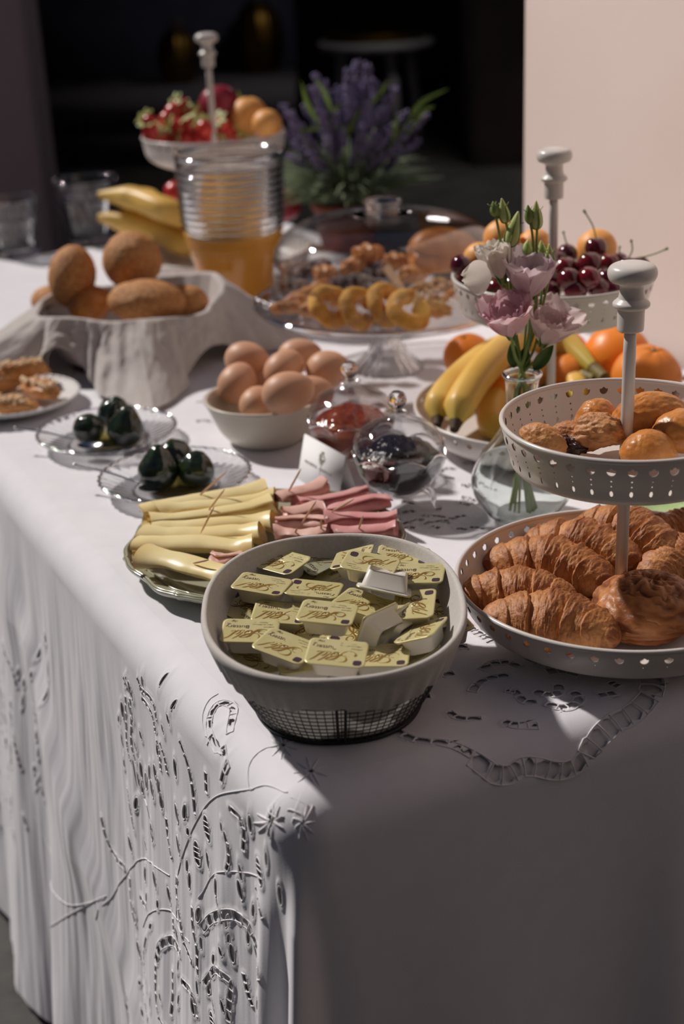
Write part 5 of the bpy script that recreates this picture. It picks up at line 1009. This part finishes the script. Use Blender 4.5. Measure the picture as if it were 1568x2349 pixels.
for f in np.linspace(.03, 1, 60):
    et = ex*(1+.55*left); kd = np.clip((zt0-.004)/et, .40, .93); e = et*f; slope = np.sqrt(1-kd**2)*.96+.05*np.sin(ph*3+.5); need = (zt0-.004)/kd; on = np.clip(e-need, 0, None); e1 = np.minimum(e, need)
    wob = .0022*fbm(np.stack([np.cos(ph)*7, np.sin(ph)*7, np.full(nph, f*3.)], 1), 3, 4)
    r = rt0+e1*slope+on+ripp(1.2)*np.clip(e1/.08, 0, 1)*(1-np.clip(on/.05, 0, 1)*.8)+wob; z = np.maximum(zt0-e1*kd, .0035)+np.clip(on*2, 0, .1)*.05*(1+np.sin(ph*23))+wob*.8
    rows.append(np.stack([r*np.cos(ph), r*np.sin(ph), np.maximum(z, .003)], 1))
Vn = np.stack(rows); o = mk('linen_napkin', Vn.reshape(-1, 3), gridf(len(rows), nph, False, True)[:, ::-1], M['linen']); o.location = BB+Vector((0, 0, .001)); tag(o, 'pale grey linen napkin draped over the bread basket', 'napkin')
so_ = o.modifiers.new('thickness', 'SOLIDIFY'); so_.thickness = .0011; so_.offset = 1
V, F = tube(np.concatenate([Vn[-1]*[.93, .93, 1]+[0, 0, .0018]]), .0008, 6, closed=True); mk('hem_stitch', V, [gridf(nph, 6, True, True)], M['linen'], o)
gbr = 'crumb covered bread buns in the napkin'
def brbun(px, py, z, rx, ry, rz_, rot, lb, sd, m='sesame'):
    V, F = blob(rx, ry, rz_, 110, 76, lambda D: 1+.03*fbm(D*1.6+sd, 3, sd)+.020*np.maximum(fbm(D*26+sd, 2, sd), 0)*(m == 'sesame')); o = mk_c('bread_bun', V, F, M[m], at(px, py, z), tuple(R_(q) for q in rot)); tag(o, lb, 'bread bun', gbr)
brbun(165, 634, .118, .034, .036, .045, (0, 12, 10), 'tall crumb covered bun standing at the left of the basket', 1); brbun(303, 598, .138, .0415, .038, .041, (0, 0, 0), 'round crumb covered bun highest at the back', 2)
brbun(337, 692, .095, .054, .036, .030, (0, 4, -4), 'long crumb covered bun lying across the front', 3); brbun(208, 697, .082, .032, .030, .026, (0, -8, 20), 'smooth brown bun low between the left and front buns', 4, 'brioche')
brbun(425, 696, .082, .034, .028, .026, (0, 6, 20), 'shaded bun at the right end behind the long one', 5); brbun(118, 690, .068, .030, .030, .022, (0, 0, 0), 'dark bun end peeping out at the left rim', 6)
# crumpled grey cloth behind the eggs
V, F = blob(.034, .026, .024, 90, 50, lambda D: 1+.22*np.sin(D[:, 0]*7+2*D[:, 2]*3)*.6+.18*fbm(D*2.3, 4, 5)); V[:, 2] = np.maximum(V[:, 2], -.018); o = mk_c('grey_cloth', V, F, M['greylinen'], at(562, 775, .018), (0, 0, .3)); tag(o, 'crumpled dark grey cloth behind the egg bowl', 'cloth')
# ------------------------------------------------------------------ plate of savoury pastries at the left edge
PP = at(28, 915, .012); PP.z = 0; glass_plate('white_plate', 'white beaded plate with baked pastry pieces at the left edge', PP, .088, rz=0, m=M['whiteplate'], scl=44, relief=.008)
gpp = 'nut topped pastry pieces on the white plate'
for (px, py, z, rx, ry, rz_, rot, lb, sd) in ((30, 930, .010, .034, .016, .012, (0, 0, -18), 'nearest pastry piece on the plate', 1), (92, 893, .014, .036, .016, .013, (0, 6, -42), 'right hand pastry piece slanting to the rim', 2), (50, 850, .026, .036, .017, .013, (0, -4, 14), 'top pastry piece covered in nuts', 3), (0, 880, .012, .03, .016, .012, (0, 0, 30), 'pastry piece cut off by the left edge', 4)):
    V, F = blob(rx, ry, rz_, 80, 50, lambda D: 1+.12*fbm(D*2.4+sd, 4, sd)+.05*fbm(D*8, 3, sd)); p = at(px, py, z+.008); o = thing('savoury_pastry', lb, 'pastry', (p.x, p.y, z+.008), R_(rot[2]), gpp); mk('crust', V, F, M['ginger'], o)
    mb = MB(); rg_ = np.random.default_rng(sd)
    for k in range(26): V, F = blob(.0055, .0036, .0026, 10, 7, lambda D: 1+.2*fbm(D*2+k, 2, k)); mb.add(xf(V, (rg_.uniform(-.8, .8)*rx, rg_.uniform(-.7, .7)*ry, rz_*.85), (rg_.uniform(-.6, .6), rg_.uniform(-.6, .6), rg_.uniform(0, 6))), F)
    mb.build('nut_topping', mat('pale_nut', (.62, .40, .20), .55, (.74, .55, .34), 100), o, kind='stuff')

# ------------------------------------------------------------------ far stand: strawberries, pomegranate, apricots; bananas below
zf = .205
def straw(px, py, z, r, lb, sd, leafy=True):
    p = fit(px, py, z, LS, .104); rgs = np.random.default_rng(sd+50); t = thing('strawberry', lb, 'strawberry', p, 0, 'strawberries in the far white bowl', (rgs.uniform(-1.2, 1.2), rgs.uniform(-1.2, 1.2), rgs.uniform(0, 6)))
    V, F = blob(r, r, r*1.25, 30, 22, lambda D: 1-.18*np.clip(-D[:, 2], 0, 1)**1.5+.012*np.cos(D[:, 0]*20)*np.cos(D[:, 2]*20)); mk('berry_flesh', V, F, M['berry'], t); mb = MB()
    for k in range(7): V, F = petal(r*1.15, r*.32, r*.3, r*.5, r*.05, sd+k, 6, 5); mb.add(xf(V, (0, 0, r*1.05), (R_(-48), 0, k*2*PI/7)), F)
    mb.build('calyx', M['bud'], t)
rgs = np.random.default_rng(2); SP = [(345, 283), (372, 300), (400, 312), (430, 318), (458, 318), (385, 275), (412, 290), (440, 290), (470, 295), (495, 300), (520, 302), (365, 318), (425, 262), (398, 258), (452, 268), (420, 246), (545, 308), (482, 318), (510, 288), (345, 305)]
wh = ['left rim', 'left side', 'front left', 'front', 'front middle', 'left middle', 'middle', 'middle beside the pole', 'foot of the pole', 'right of the pole', 'right side below the apricot', 'front rim at the left', 'upper left of the heap', 'back left', 'top beside the pole', 'very top', 'right end', 'front rim below the pole', 'right behind the pole', 'far left rim, low']
for i, ((x, y), wn) in enumerate(zip(SP, wh)): straw(x, y, .236+(.026 if y < 275 else .016 if y < 296 else .004 if y < 306 else -.004), rgs.uniform(.0135, .0165), 'strawberry at the '+wn+' of the far bowl', i)
sphere_fruit('pomegranate', 'dark red pomegranate behind the pole of the far stand', 503, 240, .272, .036, M['pomegranate'], 3, 'fruit', loc=fit(503, 240, .272, LS, .08))
sphere_fruit('apricot', 'orange apricot right of the far pole', 570, 266, .262, .0335, M['apricot'], 4, 'apricot', None, sq=.98, loc=fit(570, 266, .262, LS, .086)); sphere_fruit('apricot', 'apricot low at the right rim of the far bowl', 612, 284, .245, .026, M['apricot'], 5, 'apricot', None, dimple=False, loc=fit(612, 284, .245, LS, .094))
gbf = 'bananas below the strawberries'
banana('upper banana below the strawberries, pointing left', [at(228, 446, .122), at(310, 456, .118), at(380, 482, .105), at(440, 500, .085), at(520, 500, .065)][::-1], .0235, gbf, 5, stem=False)
banana('lower banana below the strawberries, nearest', [at(225, 498, .084), at(300, 512, .072), at(370, 535, .055), at(430, 560, .040), at(500, 560, .032)][::-1], .0245, gbf, 6, stem=False)
banana('rear banana tip showing above the others', [at(328, 436, .125), at(360, 470, .110), at(420, 500, .085), at(480, 500, .07)][::-1], .020, gbf, 7, stem=False)
sphere_fruit('apple', 'red apple beside the juice jug on the far stand', 405, 440, .110, .024, M['berry'], 9, 'apple', None, sq=.9); sphere_fruit('apple', 'dark red apple behind the juice jug at right', 650, 470, .075, .034, M['pomegranate'], 10, 'apple', None, sq=.9)

# ------------------------------------------------------------------ lavender
LV = Vector((.035, 2.66, 0)); t = thing('potted_lavender', 'bushy lavender plant in a small red pot behind the dome', 'plant', LV); rgl = np.random.default_rng(12)
V, F = lathe(spl([(0, 0), (.045, 0), (.062, .075), (.067, .078), (.067, .088), (.060, .088), (.058, .078), (0, .076)], 50), 64); mk('pot', V, F, M['terracotta'], t)
def lvz(px, py, dy): d = _F + _R*(px-784)/FPX - _U*(py-1174.5)/FPX; tt = (LV.y+dy)/d[1]; return _C+d*tt-np.array(LV)
tips = [(820, 145, 0), (845, 150, .02), (800, 165, -.02), (862, 185, .03), (725, 175, .0), (742, 190, .03), (716, 205, -.02), (760, 215, .02), (780, 200, .04), (905, 205, .0), (890, 225, .03), (652, 245, .0), (668, 262, -.03), (690, 290, -.02), (640, 290, .02), (700, 320, -.04), (975, 265, 0), (958, 280, .02), (940, 300, -.02), (930, 260, .03), (870, 250, -.03),
        (845, 235, -.04), (810, 240, -.02), (770, 260, -.03), (735, 255, -.05), (830, 290, -.05), (790, 300, -.05), (860, 310, -.05), (890, 300, -.04), (750, 320, -.06), (715, 350, -.06), (680, 330, -.02), (665, 360, -.03), (960, 320, -.02), (910, 340, -.04), (820, 195, .02), (700, 245, .04), (880, 275, .02)]
for i, (x, y, dy) in enumerate(tips):
    tip = lvz(x, y, dy); base = np.array([rgl.uniform(-.03, .03), rgl.uniform(-.03, .03), .08]); v = tip-base; up = np.array([0, 0, 1.]); L_ = np.linalg.norm(v); P = spl([base, base+v*.5+up*L_*.06, tip], 24); sp = mk('flower_stalk', *tube(P, .0012, 5), M['lavleaf'], t); mb = MB(); n0 = int(24*(1-.085/max(L_, .1)))
    for q in np.linspace(max(n0, 6), 23, 11):
        c = P[int(q)]
        for j in range(6):
            a = rgl.uniform(0, 6.28); o_ = np.array([math.cos(a)*.0062, math.sin(a)*.0062, rgl.uniform(-.003, .003)]); V, F = blob(.0034, .0034, .0052, 7, 5); mb.add(xf(V, c+o_, (rgl.uniform(-.6, .6), rgl.uniform(-.6, .6), 0)), F)
    mb.build('flower_spike', M['lavender'], sp)
mb = MB()
for k in range(620):
    a = rgl.uniform(0, 6.28); q = rgl.uniform(.1, 1)**.6; ln = rgl.uniform(.06, .17)*(1.15-.3*q); out = np.array([math.cos(a)*(.05+.10*q), math.sin(a)*(.05+.09*q), ln*(1.0-.65*q)]); b = np.array([math.cos(a)*.035*q, math.sin(a)*.035*q, .082])
    P = spl([b, b+out*.5+[0, 0, ln*.18], b+out], 7); n_ = np.cross(out, [0, 0, 1.]); n_ = n_/(np.linalg.norm(n_)+1e-9); wd = .0024*np.sin(np.linspace(.25, 3.0, 7)); V = np.stack([P+n_*wd[:, None], P-n_*wd[:, None]], 1).reshape(-1, 3); mb.add(V, gridf(7, 2))
mb.build('foliage', M['lavleaf'], t, kind='stuff')
for pts in ([(735, 290), (705, 240), (690, 185)], [(765, 285), (745, 215), (720, 178), (800, 230)][:3], [(935, 280), (965, 235), (1028, 203)], [(940, 300), (970, 255), (998, 243)], [(790, 330), (815, 270), (850, 225)], [(770, 350), (800, 300), (806, 285)], [(850, 240), (870, 215), (888, 185)], [(900, 330), (905, 290), (915, 260)], [(690, 300), (760, 290), (840, 300)], [(560, 300), (552, 240), (545, 205)], [(640, 360), (600, 300), (560, 255)], [(930, 420), (950, 412), (975, 410)], [(750, 300), (770, 250), (782, 236)]):
    P = spl([lvz(*p, -.03) for p in pts], 20)+0; P = np.concatenate([[np.array([0, 0, .085])], P]) if pts[0][0] > 650 else P; P = spl(P, 26); n_ = np.cross(np.gradient(P, axis=0), _F); n_ /= np.linalg.norm(n_, axis=1)[:, None]+1e-9; wd = .0042*np.sin(np.linspace(.5, 3.05, 26)); V = np.stack([P+n_*wd[:, None], P+np.array([0, -.001, 0]), P-n_*wd[:, None]], 1).reshape(-1, 3); mk('long_blade', V, gridf(26, 3), M['grass'], t)

# ------------------------------------------------------------------ green leaf plate behind the front stand
p = at(1625, 1168, .01); t = thing('leaf_plate', 'green plate with leaf veined relief behind the front stand', 'plate', (p.x+.02, p.y+.01, 0))
V, F = lathe(spl([(0, .004), (.05, .004), (.075, .008), (.095, .016), (.0965, .0145), (.076, .004), (.05, 0), (0, 0)], 60), 200, lambda a, p_: 1+.02*np.cos(a*9)*np.clip(p_[:, 0][:, None]/.09-.6, 0, 1)); V[:, 2] += .0008*np.abs(np.sin(np.arctan2(V[:, 1], V[:, 0])*14))*np.clip(np.hypot(V[:, 0], V[:, 1])/.05, 0, 1); mk('plate', V, F, M['cabbage'], t)

# ------------------------------------------------------------------ dark room behind: side table, lanterns, bench
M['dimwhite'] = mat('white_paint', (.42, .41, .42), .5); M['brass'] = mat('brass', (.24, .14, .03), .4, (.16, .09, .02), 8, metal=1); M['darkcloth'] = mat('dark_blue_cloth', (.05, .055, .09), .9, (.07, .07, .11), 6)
ST = at(862, 92, -.12); t = thing('side_table', 'white side table in the dark room with a brass tray on it', 'table', (ST.x, ST.y, FZ)); hz = ST.z-FZ; Rt = 125/FPX*ST.y*1.02
V, F = lathe([(0, hz-.05), (Rt*.93, hz-.05), (Rt, hz-.035), (Rt, hz-.005), (Rt*.98, hz), (0, hz)], 72); mk('tabletop', V, F, M['dimwhite'], t)
for k in range(4): a = k*PI/2+.35; c, s = math.cos(a), math.sin(a); mk('leg', *tube([(Rt*.62*c, Rt*.62*s, hz-.05), (Rt*.8*c, Rt*.8*s, .0)], .036, 10), M['dimwhite'], t)
V, F = lathe([(0, .004), (Rt*.72, .010), (Rt*.84, .045), (Rt*.86, .045), (Rt*.75, 0), (0, 0)], 72); o = mk('brass_tray', V, F, M['brass']); o.location = (ST.x, ST.y, ST.z+.001); tag(o, 'round brass tray on the white side table', 'tray')
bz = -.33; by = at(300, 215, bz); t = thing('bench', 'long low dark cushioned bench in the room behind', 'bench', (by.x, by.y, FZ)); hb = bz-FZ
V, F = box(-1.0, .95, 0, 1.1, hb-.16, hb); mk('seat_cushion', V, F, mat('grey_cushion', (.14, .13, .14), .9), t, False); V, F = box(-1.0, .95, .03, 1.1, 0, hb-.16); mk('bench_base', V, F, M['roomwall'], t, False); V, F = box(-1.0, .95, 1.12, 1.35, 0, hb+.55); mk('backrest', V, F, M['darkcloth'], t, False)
for (px, py, hh_, rr, lb) in ((412, 190, .34, .115, 'small brass lantern at the left on the dark bench'), (598, 165, .46, .15, 'larger brass lantern on the dark bench')):
    p = at(px, py, bz+.001); t = thing('lantern', lb, 'lantern', p, 0, 'brass lanterns in the dark room')
    V, F = lathe(spl([(0, 0), (rr*.7, 0), (rr*.95, hh_*.25), (rr, hh_*.5), (rr*.8, hh_*.75), (rr*.45, hh_*.9), (rr*.4, hh_*.92)], 40), 48, lambda a, p_: 1+.05*np.cos(a*12)); mk('lantern_body', V, F, M['brass'], t); V, F = tube([(rr*.3*math.cos(a), 0, hh_*.95+rr*.3*math.sin(a)) for a in np.linspace(0, PI, 12)], .008, 8); mk('handle', V, F, M['brass'], t)
